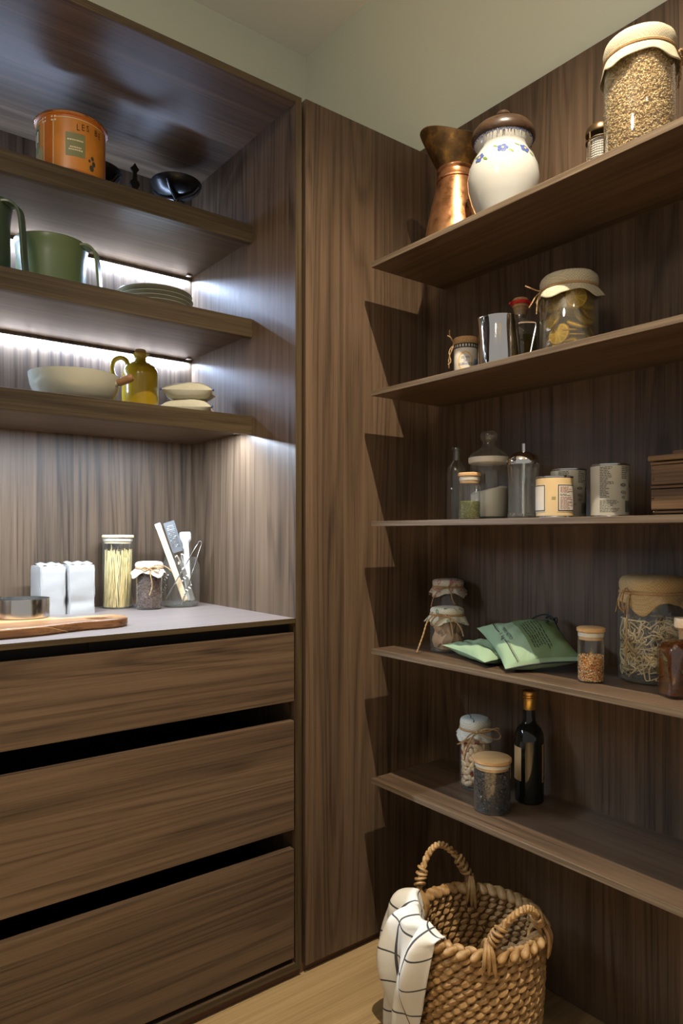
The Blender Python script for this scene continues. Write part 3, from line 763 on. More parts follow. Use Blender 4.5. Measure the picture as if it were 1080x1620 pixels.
o = wr.build('wire_mesh', 'alu', t); o['kind'] = 'stuff'
# ---- big grain jar
gx, gy = 1.335, 0.751
t = item('grain_jar', 'large glass jar of pale wheat grain under a cream cloth cap', 'jar', gx, gy, S1)
glass_body(t, 0.0672, 0.236, neck=(0.060, 0.206, 0.014)); foot(t, 0.066)
cloth_top(t, 0.0655, 0.222, 0.262, 'cloth_cream', flare=0.014, drop=0.030, ph=RAD(-150), seed=4)
twine(t, 0.066, 0.224, RAD(-22), [[(0, 0, 0), (0.012, 0.008, 0.012), (0.030, 0.012, 0.008), (0.032, 0.012, -0.006), (0.012, 0.008, -0.004), (0, 0, 0)],
      [(0, 0, 0), (0.016, 0.006, -0.012), (0.022, 0.005, -0.035), (0.026, 0.004, -0.055)], [(0, 0, 0), (0.005, 0.006, -0.02), (0.008, 0.006, -0.05)]], 0.0022)
fill('wheat_grain', 'pale wheat grains filling the large jar on the top shelf', 'grain', gx, gy, S1, 0.0645, 0.007, 0.212, 'grain', (0.0016, 0.0016, 0.0034), 9500, 'grain', 2, 5, 3)

# ---- second shelf
t = item('salt_jar', 'small white salt jar with printed label and cork lid, tied with twine', 'jar', 1.345, 1.222, S2)
MB().lathe([(0.0001, 0), (0.028, 0), (0.0295, 0.002), (0.0295, 0.098), (0.028, 0.100)], 40).build('body', 'label_white', t)
MB().lathe([(0.0001, 0.100), (0.0295, 0.100), (0.0315, 0.102), (0.0315, 0.112), (0.029, 0.115), (0.0001, 0.115)], 40).build('lid', 'cork', t)
pb = MB(); patch_cyl(pb, 0.0298, CAMA, -0.045, 0.045, 0.086, 0.098, 40); pb.build('label_band', 'grey_print', t)
pb = MB()
for k in range(12):
    x = -0.042+k*0.0076; patch_cyl(pb, 0.0301, CAMA, x-0.0018, x+0.0018, 0.089, 0.095, 2)
pb.build('band_mark', 'label_white', t)
pb = MB()                                                   # yellow oval frame
for k in range(28):
    a = 2*pi*k/28; a2 = 2*pi*(k+1)/28
    q = [(-0.006+0.019*cos(a), 0.052+0.024*sin(a)), (-0.006+0.019*cos(a2), 0.052+0.024*sin(a2)), (-0.006+0.0165*cos(a2), 0.052+0.0215*sin(a2)), (-0.006+0.0165*cos(a), 0.052+0.0215*sin(a))]
    pb.add(wrap(q, 0.0299, CAMA, 0), [(0, 1, 2, 3)])
pb.build('oval_frame', 'yellow_dot', t)
pb = MB()
for k in range(7): patch_cyl(pb, 0.0299, CAMA, 0.012+0.001*k, 0.040, 0.030+0.004*k, 0.033+0.004*k, 6)
patch_cyl(pb, 0.0299, CAMA, -0.04, 0.04, 0.010, 0.022, 20); pb.build('label_picture', plain('pale_blue_print', (0.20, 0.32, 0.50), 0.6, var=0.4, vscale=300), t)
for s, z in (('SEL FIN', 0.061), ('DE', 0.053), ('GUERANDE', 0.045)): text_cyl('lettering', s, 0.0085, 'blue', t, 0.0298, CAMA-0.2, z, 0.8)
twine(t, 0.0315, 0.099, RAD(200), [[(0, 0, 0), (0.006, 0.012, 0.012), (0.002, 0.020, 0.018)], [(0, 0, 0), (-0.004, 0.01, 0.02), (-0.002, 0.012, 0.034)],
      [(0, 0, 0), (-0.004, 0.012, -0.02), (0.004, 0.012, -0.045), (0.002, 0.018, -0.055)], [(0, 0, 0), (0.006, 0.010, -0.018), (-0.002, 0.014, -0.04), (-0.004, 0.012, -0.062)]], 0.0014)
# milk pitcher
t = item('milk_pitcher', 'polished steel milk pitcher with a wire handle', 'pitcher', 1.282, 1.062, S2)
def pm(r, z, a):
    k = max(0, (z-0.06)/0.06)
    return r*(1+0.20*k*max(0, cos(a-pi))**8)
pp_ = MB().lathe([(0.0001, 0), (0.044, 0), (0.0475, 0.003), (0.0478, 0.03), (0.046, 0.06), (0.0435, 0.09), (0.042, 0.112), (0.0425, 0.116), (0.0405, 0.116), (0.0405, 0.09), (0.0445, 0.03), (0.043, 0.006), (0.0001, 0.005)], 56, mod=pm)
pp_.build('body', 'chrome', t)
MB().tube(smooth_path([(0.040, -0.006, 0.098), (0.048, -0.007, 0.104), (0.076, -0.012, 0.104), (0.081, -0.012, 0.096), (0.074, -0.012, 0.060), (0.066, -0.012, 0.022), (0.060, -0.010, 0.010), (0.047, -0.006, 0.010)], 6), 0.0026, 8).build('handle', 'steel', t)
# oil bottle behind the pitcher
t = item('oil_bottle', 'cork-stoppered oil bottle with a red ribbon, behind the steel pitcher', 'bottle', 1.395, 1.090, S2)
MB().lathe([(0.0001, 0), (0.040, 0), (0.043, 0.003), (0.043, 0.100), (0.040, 0.118), (0.028, 0.132), (0.018, 0.139), (0.0165, 0.145), (0.0165, 0.165), (0.018, 0.168), (0.0155, 0.168)], 40).build('glass_body', 'glass_grey', t)
MB().lathe([(0.0001, 0.002), (0.038, 0.002), (0.041, 0.005), (0.041, 0.095), (0.0001, 0.095)], 40).build('oil', 'oil', t)
MB().lathe([(0.0001, 0.150), (0.0145, 0.150), (0.0175, 0.168), (0.0195, 0.170), (0.0195, 0.188), (0.017, 0.191), (0.0001, 0.191)], 32).build('cork', 'cork', t)
rb = MB()
for dz in (0.178, 0.1815): rb.tube([(0.0205*cos(2*pi*i/32), 0.0205*sin(2*pi*i/32), dz+0.001*sin(3*i)) for i in range(32)], 0.0028, 6, closed=True)
rb.tube(smooth_path([(-0.019, -0.008, 0.180), (-0.027, -0.012, 0.178), (-0.030, -0.012, 0.174)]), 0.0025, 6); rb.tube(smooth_path([(0.018, -0.010, 0.180), (0.024, -0.013, 0.175)]), 0.0025, 6)
rb.build('ribbon', 'red', t)
# lemon jar
lx, ly = 1.345, 0.920
t = item('lemon_jar', 'glass jar of preserved lemon slices under a knitted cream cap', 'jar', lx, ly, S2)
glass_body(t, 0.0622, 0.160, neck=(0.056, 0.140, 0.012)); foot(t, 0.060)
MB().lathe([(0.0001, 0.0065), (0.0595, 0.0065), (0.0608, 0.009), (0.0608, 0.138), (0.055, 0.146), (0.0001, 0.146)], 48).build('brine', 'brine', t)
cloth_top(t, 0.0585, 0.152, 0.186, 'cloth_cream', flare=0.016, drop=0.024, ph=RAD(-140), seed=9)
twine(t, 0.0595, 0.154, RAD(178), [[(0, 0, 0), (0.002, 0.012, 0.002), (0.000, 0.030, 0.010), (0.0, 0.034, 0.012)], [(0, 0, 0), (-0.002, 0.012, -0.012), (0.002, 0.020, -0.026), (0.0, 0.026, -0.036)],
      [(0, 0, 0), (0.002, 0.008, -0.02), (0.0, 0.010, -0.05)]], 0.0014)
def lemon_proto():
    b = MB(); b.lathe([(0.0001, -0.0022), (0.0235, -0.0022), (0.0245, 0), (0.0235, 0.0022), (0.0001, 0.0022)], 32)
    o = b.build('lemon_slice', 'lemon_rind', None)
    p = MB()
    for s in (-1, 1):
        q = len(p.v); p.lathe([(0.0001, s*0.00245), (0.0222, s*0.00245)], 28)
    pi_ = p.build('pith', 'lemon_pith', o)
    g = MB()
    for s in (-1, 1):
        for k in range(9):
            a0, a1 = 2*pi*k/9+0.06, 2*pi*(k+1)/9-0.06; am = (a0+a1)/2
            i0 = len(g.v)
            g.v += [(0.003*cos(am), 0.003*sin(am), s*0.0028), (0.0195*cos(a0), 0.0195*sin(a0), s*0.0028), (0.0205*cos(am), 0.0205*sin(am), s*0.0032), (0.0195*cos(a1), 0.0195*sin(a1), s*0.0028)]
            g.f.append((i0, i0+1, i0+2, i0+3) if s > 0 else (i0+3, i0+2, i0+1, i0))
    g.build('flesh', 'lemon', o)
    return o
lem = lemon_proto(); rg = random.Random(12)
lemons = []
for k, (ang, zz, tilt, ro) in enumerate([(-92, 0.124, 88, 0.050), (-135, 0.05, 80, 0.045), (-60, 0.118, 60, 0.042), (-45, 0.10, 62, 0.042), (-62, 0.085, 55, 0.042), (-78, 0.072, 35, 0.036), (-100, 0.062, 20, 0.030),
      (-85, 0.050, 15, 0.032), (-110, 0.040, 22, 0.030), (-70, 0.036, 25, 0.030), (-95, 0.026, 60, 0.040), (-125, 0.022, 70, 0.042), (-50, 0.028, 45, 0.036), (-70, 0.018, 70, 0.044), (-160, 0.085, 70, 0.044),
      (-150, 0.12, 60, 0.040), (0, 0.06, 60, 0.040), (60, 0.09, 65, 0.044), (120, 0.05, 70, 0.044), (90, 0.03, 50, 0.036), (150, 0.03, 60, 0.04), (20, 0.11, 60, 0.040)]):
    o = lem if k == 0 else lem.copy()
    if k:
        COL.objects.link(o)
        for c in lem.children:
            cc = c.copy(); COL.objects.link(cc); cc.parent = o
    a = RAD(ang); ro = min(ro, 0.056-0.024*abs(cos(RAD(tilt))) if tilt < 75 else 0.052)
    tl = RAD(tilt)
    n = Vector((sin(tl)*cos(a), sin(tl)*sin(a), cos(tl)))
    rz = Matrix.Rotation(-YAW, 3, 'Z')
    p = Vector((lx, ly, S2))+rz@Vector((ro*cos(a), ro*sin(a), zz if zz > 0.033 else 0.034))
    q = (rz@n).to_track_quat('Z', 'X')
    o.location = p; o.rotation_euler = q.to_euler()
    tag(o, 'preserved lemon slice in the jar with the knitted cream cap', 'lemon slice', 'lemon slices in the jar')

# ---- third shelf (eye level)
t = item('glass_bottle', 'empty clear glass bottle with a narrow neck, behind the herb jar', 'bottle', 1.405, 1.309, S3)
MB().lathe([(0.0001, 0), (0.0235, 0), (0.0262, 0.003), (0.0262, 0.128), (0.0245, 0.142), (0.018, 0.153), (0.0112, 0.160), (0.0100, 0.166), (0.0100, 0.188), (0.0135, 0.190), (0.0135, 0.195), (0.0125, 0.197), (0.0085, 0.197), (0.0085, 0.165)], 40).build('glass_body', 'glass_grey', t)
foot(t, 0.026)
t = item('herb_jar', 'small glass jar of green dried herbs with a bamboo lid', 'jar', 1.285, 1.155, S3)
glass_body(t, 0.0258, 0.104); bamboo_lid(t, 0.0272, 0.104, 0.009); foot(t, 0.025, 0.003)
fill('dried_herbs', 'green dried herbs in the small bamboo-lidded jar', 'herbs', 1.285, 1.155, S3, 0.0240, 0.0035, 0.044, 'herb', (0.0006, 0.0008, 0.0016), 5000, 'herb', 5, 4, 2)
fx, fy = 1.372, 1.169
t = item('flour_canister', 'large glass canister with a ball-topped glass lid, half full of flour', 'jar', fx, fy, S3)
glass_body(t, 0.0465, 0.150, rb=0.008); foot(t, 0.046, 0.008)
MB().lathe([(0.0445, 0.140), (0.0500, 0.143), (0.0510, 0.148), (0.0505, 0.156), (0.047, 0.157)], 48).build('seal_ring', 'silicone', t)
MB().lathe([(0.0490, 0.156), (0.0505, 0.159), (0.046, 0.166), (0.034, 0.174), (0.022, 0.181), (0.0155, 0.188), (0.0150, 0.194), (0.0195, 0.199), (0.0225, 0.207), (0.0215, 0.216), (0.016, 0.222), (0.0001, 0.224)], 48).build('lid', 'glass', t)
b = MB(); prof = [(0.0001, 0.009), (0.0440, 0.009), (0.0448, 0.012), (0.0448, 0.074), (0.036, 0.078), (0.018, 0.076), (0.0001, 0.079)]
b.lathe(prof, 48); b.v = [(x, y, z+(x*0.22+0.002*sin(90*y) if z > 0.06 else 0)) for x, y, z in b.v]
ob = b.build('flour', 'flour', None); ob.location = (fx, fy, S3); ob.rotation_euler = (0, 0, -YAW)
tag(ob, 'cream flour filling half of the ball-lidded canister', 'flour', None, 'stuff')
# straw dispenser
t = item('sugar_dispenser', 'fluted glass sugar dispenser with a chrome dome and pouring tube', 'dispenser', 1.316, 1.020, S3)
def flute(r, z, a): return r*(1+(0.045*cos(10*a) if 0.012 < z < 0.118 else 0))
MB().lathe([(0.0001, 0), (0.034, 0), (0.0355, 0.004), (0.0355, 0.011), (0.0325, 0.014), (0.0325, 0.05), (0.0335, 0.10), (0.035, 0.116), (0.0362, 0.120), (0.0362, 0.126), (0.033, 0.126)], 80, mod=flute).build('glass_body', 'glass', t)
MB().lathe([(0.0001, 0.0035), (0.031, 0.0035), (0.033, 0.007), (0.029, 0.013), (0.0001, 0.013)], 40).build('glass_foot', 'glass_grey', t)
MB().lathe([(0.0001, 0.014), (0.0275, 0.014), (0.0275, 0.05), (0.0285, 0.10), (0.0305, 0.118)], 60, mod=lambda r, z, a: r*(1+0.05*cos(10*a))).build('inner_glass', 'glass', t)
MB().lathe([(0.0365, 0.124), (0.0375, 0.128), (0.0365, 0.136), (0.030, 0.146), (0.018, 0.152), (0.006, 0.154)], 48).build('dome_lid', 'chrome', t)
MB().tube([(0.001, 0, 0.012), (0.001, 0, 0.172)], 0.0052, 14).build('pouring_tube', 'steel', t)
# cans
def can_base(t, r, h, lab, seam=True):
    MB().lathe([(0.0001, 0.0), (r-0.002, 0.0), (r+0.0006, 0.0012), (r+0.0006, 0.003), (r-0.0006, 0.0042), (r-0.0006, h-0.0042), (r+0.0006, h-0.003), (r+0.0006, h-0.0008), (r-0.001, h), (r-0.0025, h-0.003), (0.0001, h-0.0035)], 56).build('body', 'steel', t)
    MB().lathe([(r, 0.005), (r+0.0001, h-0.005)], 56).build('paper_label', lab, t).data.polygons
def big_can(name, lab, x, y, z, seed):
    t = item(name, lab, 'can', x, y, z, rot=0)
    r, h = 0.0380, 0.1105
    can_base(t, r, h, 'can_label'); rg = random.Random(seed); R = r+0.0006
    b = MB()
    print_lines(b, R, CAMA, -0.034, -0.006, 0.040, 0.104, 19, rg, 0.42)
    print_lines(b, R, CAMA, 0.010, 0.032, 0.078, 0.104, 7, rg, 0.42)
    print_lines(b, R, CAMA, -0.034, 0.008, 0.010, 0.036, 8, rg, 0.35)
    b.build('printed_text', 'grey_print', t)
    b = MB(); xx = 0.019
    for k in range(9):
        wd = rg.choice((0.0006, 0.0011, 0.0016)); patch_cyl(b, R, CAMA, xx, xx+wd, 0.011, 0.034, 2); xx += wd+rg.choice((0.0006, 0.001))
    b.build('barcode', 'grey_print', t)
    b = MB()
    for k in range(20):                                            # dark oval mark
        a, a2 = 2*pi*k/20, 2*pi*(k+1)/20
        q = [(0.014+0.0068*cos(a), 0.066+0.0030*sin(a)), (0.014+0.0068*cos(a2), 0.066+0.0030*sin(a2)), (0.014+0.0045*cos(a2), 0.066+0.0012*sin(a2)), (0.014+0.0045*cos(a), 0.066+0.0012*sin(a))]
        b.add(wrap(q, R, CAMA, 0), [(0, 1, 2, 3)])
        q = [(0.036+0.003*cos(a), 0.066+0.0038*sin(a)), (0.036+0.003*cos(a2), 0.066+0.0038*sin(a2)), (0.036+0.0015*cos(a2), 0.066+0.002*sin(a2)), (0.036+0.0015*cos(a), 0.066+0.002*sin(a))]
        b.add(wrap(q, R, CAMA, 0), [(0, 1, 2, 3)])
    b.build('oval_mark', 'grey_print', t)
    text_cyl('lettering', '420g', 0.0085, 'grey_print', t, R, CAMA+0.014/r, 0.051, 0.8)
    text_cyl('lettering', '425', 0.0075, 'grey_print', t, R, CAMA+0.014/r, 0.0405, 0.8)
    return t
big_can('tin_can', 'tall tin can with grey label, standing behind the short yellow can', 1.367, 0.937, S3, 5)
big_can('tin_can', 'tall tin can with grey label, standing alone between short can and wooden box', 1.340, 0.819, S3, 6)
t = item('short_can', 'short tin can with a yellow label beside the fluted dispenser', 'can', 1.288, 0.917, S3)
r, h = 0.0385, 0.089
can_base(t, r, h, 'can_label2'); R = r+0.0005; rg = random.Random(8)
b = MB(); patch_cyl(b, R, CAMA, -0.006, 0.042, 0.013, 0.071, 16); b.build('label_border', 'cream_print', t); b = MB(); patch_cyl(b, R, CAMA, -0.075, -0.030, 0.013, 0.071, 16); b.build('label_border', 'cream_print', t)
b = MB(); patch_cyl(b, R+0.0002, CAMA, -0.0045, 0.0405, 0.0145, 0.0695, 16); b.build('label_frame', 'black', t); b = MB(); patch_cyl(b, R+0.0002, CAMA, -0.0735, -0.0315, 0.0145, 0.0695, 16); b.build('label_frame', 'black', t)
b = MB(); patch_cyl(b, R+0.0004, CAMA, -0.0025, 0.0385, 0.0165, 0.0675, 16); b.build('label_panel', 'label_white', t); b = MB(); patch_cyl(b, R+0.0004, CAMA, -0.0715, -0.0335, 0.0165, 0.0675, 16); b.build('label_panel', 'label_white', t)
b = MB(); print_lines(b, R+0.0006, CAMA, 0.000, 0.036, 0.0525, 0.066, 6, rg, 0.5); print_lines(b, R+0.0006, CAMA, 0.000, 0.036, 0.018, 0.045, 11, rg, 0.45); b.build('printed_text', 'red_print', t)
b = MB(); print_lines(b, R+0.0006, CAMA, 0.000, 0.030, 0.046, 0.051, 2, rg, 0.5); b.build('printed_heading', 'grey_print', t)
b = MB(); patch_cyl(b, R, CAMA, -0.017, -0.009, 0.039, 0.0445, 4); b.build('printed_mark', 'khaki_print', t)
# wooden box
t = thing('wooden_box', 'old dark wooden box with a lid at the right end of the middle shelf', 'box', (1.385, 0.56, S3))
M['old_wood'] = wood('old_box_wood', 'y', (0.030, 0.017, 0.008), (0.105, 0.058, 0.024), (0.19, 0.115, 0.055), seed=1.9, contour=0.5, pl=0.4, plank=0.05, rough=0.55)
x0, x1, y0, y1 = 1.305, 1.465, 0.40, 0.711
z = S3
bbox('foot_board', 'old_wood', t, x0+0.008, x1-0.004, y0, y1-0.004, z, z+0.0045)
bbox('base_board', 'old_wood', t, x0+0.004, x1, y0, y1-0.0015, z+0.006, z+0.0105)
bbox('slat', 'old_wood', t, x0, x0+0.012, y0, y1, z+0.0125, z+0.052, 0.002)
bbox('moulding', 'old_wood', t, x0-0.002, x0+0.010, y0, y1, z+0.0535, z+0.0585, 0.0012)
bbox('slat', 'old_wood', t, x0, x0+0.012, y0, y1, z+0.060, z+0.098, 0.002)
bbox('end_board', 'old_wood', t, x0+0.012, x1, y1-0.012, y1-0.001, z+0.0105, z+0.098, 0.001)
bbox('end_board', 'old_wood', t, x0+0.012, x1, y0, y0+0.011, z+0.0105, z+0.098, 0.001)
bbox('back_board', 'old_wood', t, x1-0.011, x1, y0+0.011, y1-0.012, z+0.0105, z+0.098, 0.001)
bbox('moulding', 'old_wood', t, x0-0.002, x0+0.010, y0, y1, z+0.099, z+0.1035, 0.0012)
bbox('lid', 'old_wood', t, x0-0.006, x1+0.004, y0, y1+0.004, z+0.106, z+0.1165, 0.0025)
bbox('lid_panel', 'old_wood', t, x0+0.022, x1-0.02, y0, y1-0.030, z+0.1165, z+0.126, 0.003)
nb = MB()
for yy, zz in ((y1-0.004, 0.089), (y1-0.0045, 0.072), (y1-0.004, 0.036), (y1-0.006, 0.008)): nb.blob((x0-0.0006-t.location.x, yy-t.location.y, zz), (0.0016, 0.0022, 0.0022), None, 8, 6)
nb.build('nail', 'bronze', t)

# ---- fourth shelf
t = item('preserve_jar', 'taller cloth-capped jar with red flower cloth, behind the jar of mushrooms', 'jar', 1.428, 1.362, S4)
glass_body(t, 0.0425, 0.158, neck=(0.039, 0.138, 0.012)); foot(t, 0.041)
cloth_top(t, 0.0405, 0.158, 0.180, 'cloth_red', flare=0.017, drop=0.022, ph=RAD(-45), seed=2)
twine(t, 0.0412, 0.1595, RAD(-100), [[(0, 0, 0), (0.010, 0.004, 0.007), (0.014, 0.006, 0.013), (0.006, 0.005, 0.008), (0, 0.002, 0)], [(0, 0, 0), (-0.020, 0.006, 0.002), (-0.034, 0.004, -0.004), (-0.040, 0.0, -0.001), (-0.028, 0.008, 0.004), (0, 0.002, 0)],
      [(0, 0, 0), (0.008, 0.008, -0.012), (0.012, 0.008, -0.03), (0.020, 0.008, -0.045)], [(0, 0, 0), (-0.022, 0.010, -0.008), (-0.038, 0.006, -0.028), (-0.044, 0.004, -0.052)]], 0.0016)
mx, my = 1.345, 1.286
t = item('preserve_jar', 'squat jar of preserved mushrooms with green flower cloth, in front of the taller jar', 'jar', mx, my, S4)
glass_body(t, 0.0440, 0.096, neck=(0.040, 0.080, 0.010)); foot(t, 0.042)
cloth_top(t, 0.0415, 0.094, 0.114, 'cloth_green', flare=0.018, drop=0.020, ph=RAD(-35), seed=5)
twine(t, 0.0425, 0.096, RAD(-102), [[(0, 0, 0), (-0.020, 0.008, 0.002), (-0.034, 0.004, -0.010), (-0.038, 0.002, -0.022), (-0.028, 0.008, -0.022), (-0.014, 0.008, -0.006), (0, 0.002, 0)],
      [(0, 0, 0), (-0.026, 0.010, 0.004), (-0.046, 0.010, -0.014), (-0.056, 0.012, -0.045), (-0.066, 0.016, -0.075), (-0.072, 0.016, -0.093)], [(0, 0, 0), (0.008, 0.008, -0.006), (0.016, 0.008, -0.03), (0.018, 0.008, -0.056)],
      [(0, 0, 0), (0.018, 0.008, -0.008), (0.036, 0.008, -0.026), (0.044, 0.004, -0.05)]], 0.0021)
MB().lathe([(0.0001, 0.007), (0.027, 0.007), (0.027, 0.084), (0.0001, 0.084)], 32).build('brine', plain('tan_juice', (0.26, 0.15, 0.075), 0.3, var=0.35, vscale=90), t)
rg = random.Random(31); mush0 = None
for k in range(20):
    if mush0 is None:
        bm_ = MB(); bm_.blob((0, 0, 0), (0.0125, 0.0055, 0.026), None, 12, 10)
        bm_.v = [(x*(1+0.35*sin(z*130+1))+0.004*sin(z*90), y*(1+0.3*cos(z*120))+0.003*sin(x*300), z) for x, y, z in bm_.v]
        mush0 = o = bm_.build('preserved_mushroom', 'mushroom', None)
    else: o = mush0.copy(); COL.objects.link(o)
    a = 2*pi*k/10+rg.uniform(-.2, .2); lay = k//10
    q = Matrix.Rotation(-YAW, 3, 'Z')@Vector((0.028*cos(a), 0.028*sin(a), 0.030+0.036*lay))
    o.location = (mx+q.x, my+q.y, S4+q.z); o.rotation_euler = (rg.uniform(-.35, .35), rg.uniform(-.35, .35), a-YAW+pi/2+rg.uniform(-.4, .4))
    o.scale = (1, 1, rg.uniform(0.75, 0.92))
    tag(o, 'pale brown preserved mushroom piece in the squat cloth-capped jar', 'mushroom', 'mushroom pieces in the jar')
# green bags
def bag(name, label, C, thick, seed, cat='bag'):
    c = sum((Vector(q) for q in C), Vector())/4
    t = thing(name, label, cat, (c.x, c.y, S4))
    b = MB(); P = pillow(b, [Vector(q) for q in C], thick, 40, 40, 0, 0.0055, seed)
    b.build('cloth_body', 'bag_green', t, world=True, angle=80)
    return t, P
bagA, PA = bag('cloth_bag', 'smaller light green cloth bag lying under the other green bag', [(1.284, 1.246, S4+0.026), (1.232, 1.060, S4+0.014), (1.400, 1.040, S4+0.020), (1.430, 1.205, S4+0.024)], 0.022, 3)
bagB, PB = bag('cloth_bag', 'green printed cloth bag lying on top of the other green bag', [(1.345, 1.185, S4+0.070), (1.228, 1.000, S4+0.008), (1.345, 0.880, S4+0.030), (1.452, 1.035, S4+0.098)], 0.034, 8)
def on_bag(P, t, name, mat, quads, off=0.0012):
    """flat print laid on the upper side; quads in (u, v)"""
    b = MB(); l = t.location
    for q in quads:
        for (u0, v0, u1, v1) in [q]:
            n = max(1, int(abs(u1-u0)/0.04)); m_ = max(1, int(abs(v1-v0)/0.04))
            def F(a, c):
                u = u0+(u1-u0)*a; v = v0+(v1-v0)*c
                p = P(u, v, 1); e = 0.01
                nr = (P(u+e, v, 1)-p).cross(P(u, v+e, 1)-p).normalized()
                return p+nr*off
            b.grid(F, n, m_)
    return b.build(name, mat, t, world=True)
def bag_text(P, t, body, size, u0, v0, du, dv, mat='black'):
    vs_, fs = text_mesh(body, size); b = MB(); du = Vector(du); dv = Vector(dv)
    out = []
    for x, y in vs_:
        uv = Vector((u0, v0))+du*x+dv*y; p = P(uv.x, uv.y, 1); e = 0.01
        nr = (P(uv.x+e, uv.y, 1)-p).cross(P(uv.x, uv.y+e, 1)-p).normalized()
        out.append(p+nr*0.0013)
    b.add(out, fs); return b.build('lettering', mat, t, smooth=False, world=True)
for q in ((0.02, 0.165, 0.40, 0.178), (0.60, 0.165, 0.97, 0.178), (0.02, 0.19, 0.36, 0.194), (0.64, 0.19, 0.97, 0.194)): on_bag(PB, bagB, 'printed_stripe', 'black', [q])
on_bag(PB, bagB, 'olive_band', 'bag_green_dk', [(0.03, 0.42, 0.97, 0.96)], 0.0009)
bag_text(PB, bagB, '1 kg', 0.16, 0.5, 0.172, (0.55, 0), (0, 0.5))
bag_text(PB, bagB, 'PESO NETO', 0.105, 0.5, 0.245, (0.55, 0), (0, 0.6))
rg = random.Random(77); qs = []
for k in range(7):
    v0 = 0.47+k*0.036; u = 0.30
    while u < 0.80: 
        wd = rg.uniform(0.03, 0.08); qs.append((u, v0, u+wd, v0+0.013)); u += wd+0.014
on_bag(PB, bagB, 'printed_text', 'black', qs, 0.0017)
bag_text(PB, bagB, 'PRODUCT', 0.0, 0.5, 0.45, (0, 0), (0, 0)) if False else None
qs = [(0.12+0.04*k, 0.80, 0.14+0.04*k, 0.80+rg.uniform(0.03, 0.10)) for k in range(7)]
on_bag(PB, bagB, 'printed_drawing', 'black', qs, 0.0017)
for q in ((0.04, 0.24, 0.40, 0.256), (0.62, 0.24, 0.95, 0.256)): on_bag(PA, bagA, 'printed_stripe', 'black', [q])
bag_text(PA, bagA, '1 kg', 0.15, 0.51, 0.248, (0.55, 0), (0, 0.5))
def seam(P, t, pts, r=0.0016, name='black_seam'):
    b = MB(); b.tube([P(u, v, 1)-Vector(t.location) for u, v in pts], r, 6); return b.build(name, 'bagcord', t)
seam(PB, bagB, [(1.0, k/24) for k in range(25)], 0.002)
seam(PB, bagB, [(k/24, 1.0) for k in range(25)], 0.0025)
seam(PA, bagA, [(1.0, k/24) for k in range(25)], 0.0015)
b = MB(); L0 = Vector(bagB.location)
p0 = PB(0.02, 0.97, 1)-L0
b.tube(smooth_path([p0, p0+Vector((-0.004, 0.012, 0.012)), p0+Vector((-0.010, 0.040, 0.004)), p0+Vector((-0.020, 0.062, -0.016)), PB(0.03, 0.55, 1)-L0]), 0.0022, 6)
b.tube(smooth_path([p0, p0+Vector((0.0, -0.014, 0.006)), p0+Vector((-0.012, -0.020, -0.006)), PB(0.2, 0.86, 1)-L0+Vector((0, 0, 0.002))]), 0.0022, 6)
b.tube(smooth_path([p0+Vector((-0.004, -0.008, 0.002)), p0+Vector((0.0, 0.006, 0.009)), p0+Vector((0.0, 0.016, 0.003))]), 0.0028, 6)
p1 = Vector((1.352, 0.905, S4+0.0026))-L0
b.tube(smooth_path([p1, p1+Vector((0.004, -0.02, 0)), p1+Vector((-0.008, -0.038, 0)), p1+Vector((-0.004, -0.06, 0))]), 0.0024, 6)
b.build('drawstring', 'bagcord', bagB)
# corn jar
cx_, cy_ = 1.303, 0.839
t = item('corn_jar', 'slim bamboo-lidded glass jar of mixed orange and yellow corn beside the green bags', 'jar', cx_, cy_, S4)
glass_body(t, 0.0262, 0.103, rb=0.004); bamboo_lid(t, 0.0278, 0.103, 0.009); foot(t, 0.0255, 0.003)
fill('mixed_corn', 'orange, yellow and dark corn kernels in the slim bamboo-lidded jar', 'corn', cx_, cy_, S4, 0.0240, 0.0035, 0.053, 'popcorn', (0.0019, 0.0021, 0.0029), 1150, 'popcorn', 9, 5, 3)
# noodle jar
nx, ny = 1.416, 0.768
t = item('noodle_jar', 'large glass jar of dry noodles under a burlap cap', 'jar', nx, ny, S4)
glass_body(t, 0.0665, 0.196, neck=(0.061, 0.172, 0.012)); foot(t, 0.065)
cloth_top(t, 0.0625, 0.182, 0.218, 'burlap', flare=0.012, drop=0.036, ph=RAD(-128), sq=0.75, seed=14)
twine(t, 0.0632, 0.184, RAD(205), [[(0, 0, 0), (0.002, 0.012, 0.010), (0.004, 0.030, -0.004), (0.006, 0.036, -0.022), (0.004, 0.024, -0.034), (0.0, 0.010, -0.026), (0, 0.002, -0.006)],
      [(0, 0, 0), (0.0, 0.014, 0.004), (0.0, 0.020, -0.014), (0.0, 0.016, -0.040)], [(0, 0, 0), (0.004, 0.010, -0.03), (0.004, 0.012, -0.08), (0.008, 0.018, -0.115), (0.006, 0.020, -0.145)]], 0.0019)
rg = random.Random(21); b = MB()
for k in range(125):
    a = rg.uniform(0, 6.28); zz = rg.uniform(0.010, 0.120); pts = []; dr_ = rg.uniform(-1, 1); ra = rg.uniform(0.048, 0.060)
    for i in range(9):
        a += rg.uniform(-0.25, 0.45); zz += rg.uniform(-0.020, 0.020); zz = min(max(zz, 0.010), 0.128); ra = min(max(ra+rg.uniform(-0.008, 0.010), 0.034), 0.0615)
        pts.append((ra*cos(a), ra*sin(a), zz))
    b.tube(smooth_path(pts, 5), 0.0013, 5)
ob = b.build('dry_noodles', 'noodle', None); ob.location = (nx, ny, S4); ob.rotation_euler = (0, 0, -YAW)
tag(ob, 'tangled dry noodles filling the burlap-capped jar', 'noodles', None, 'stuff')
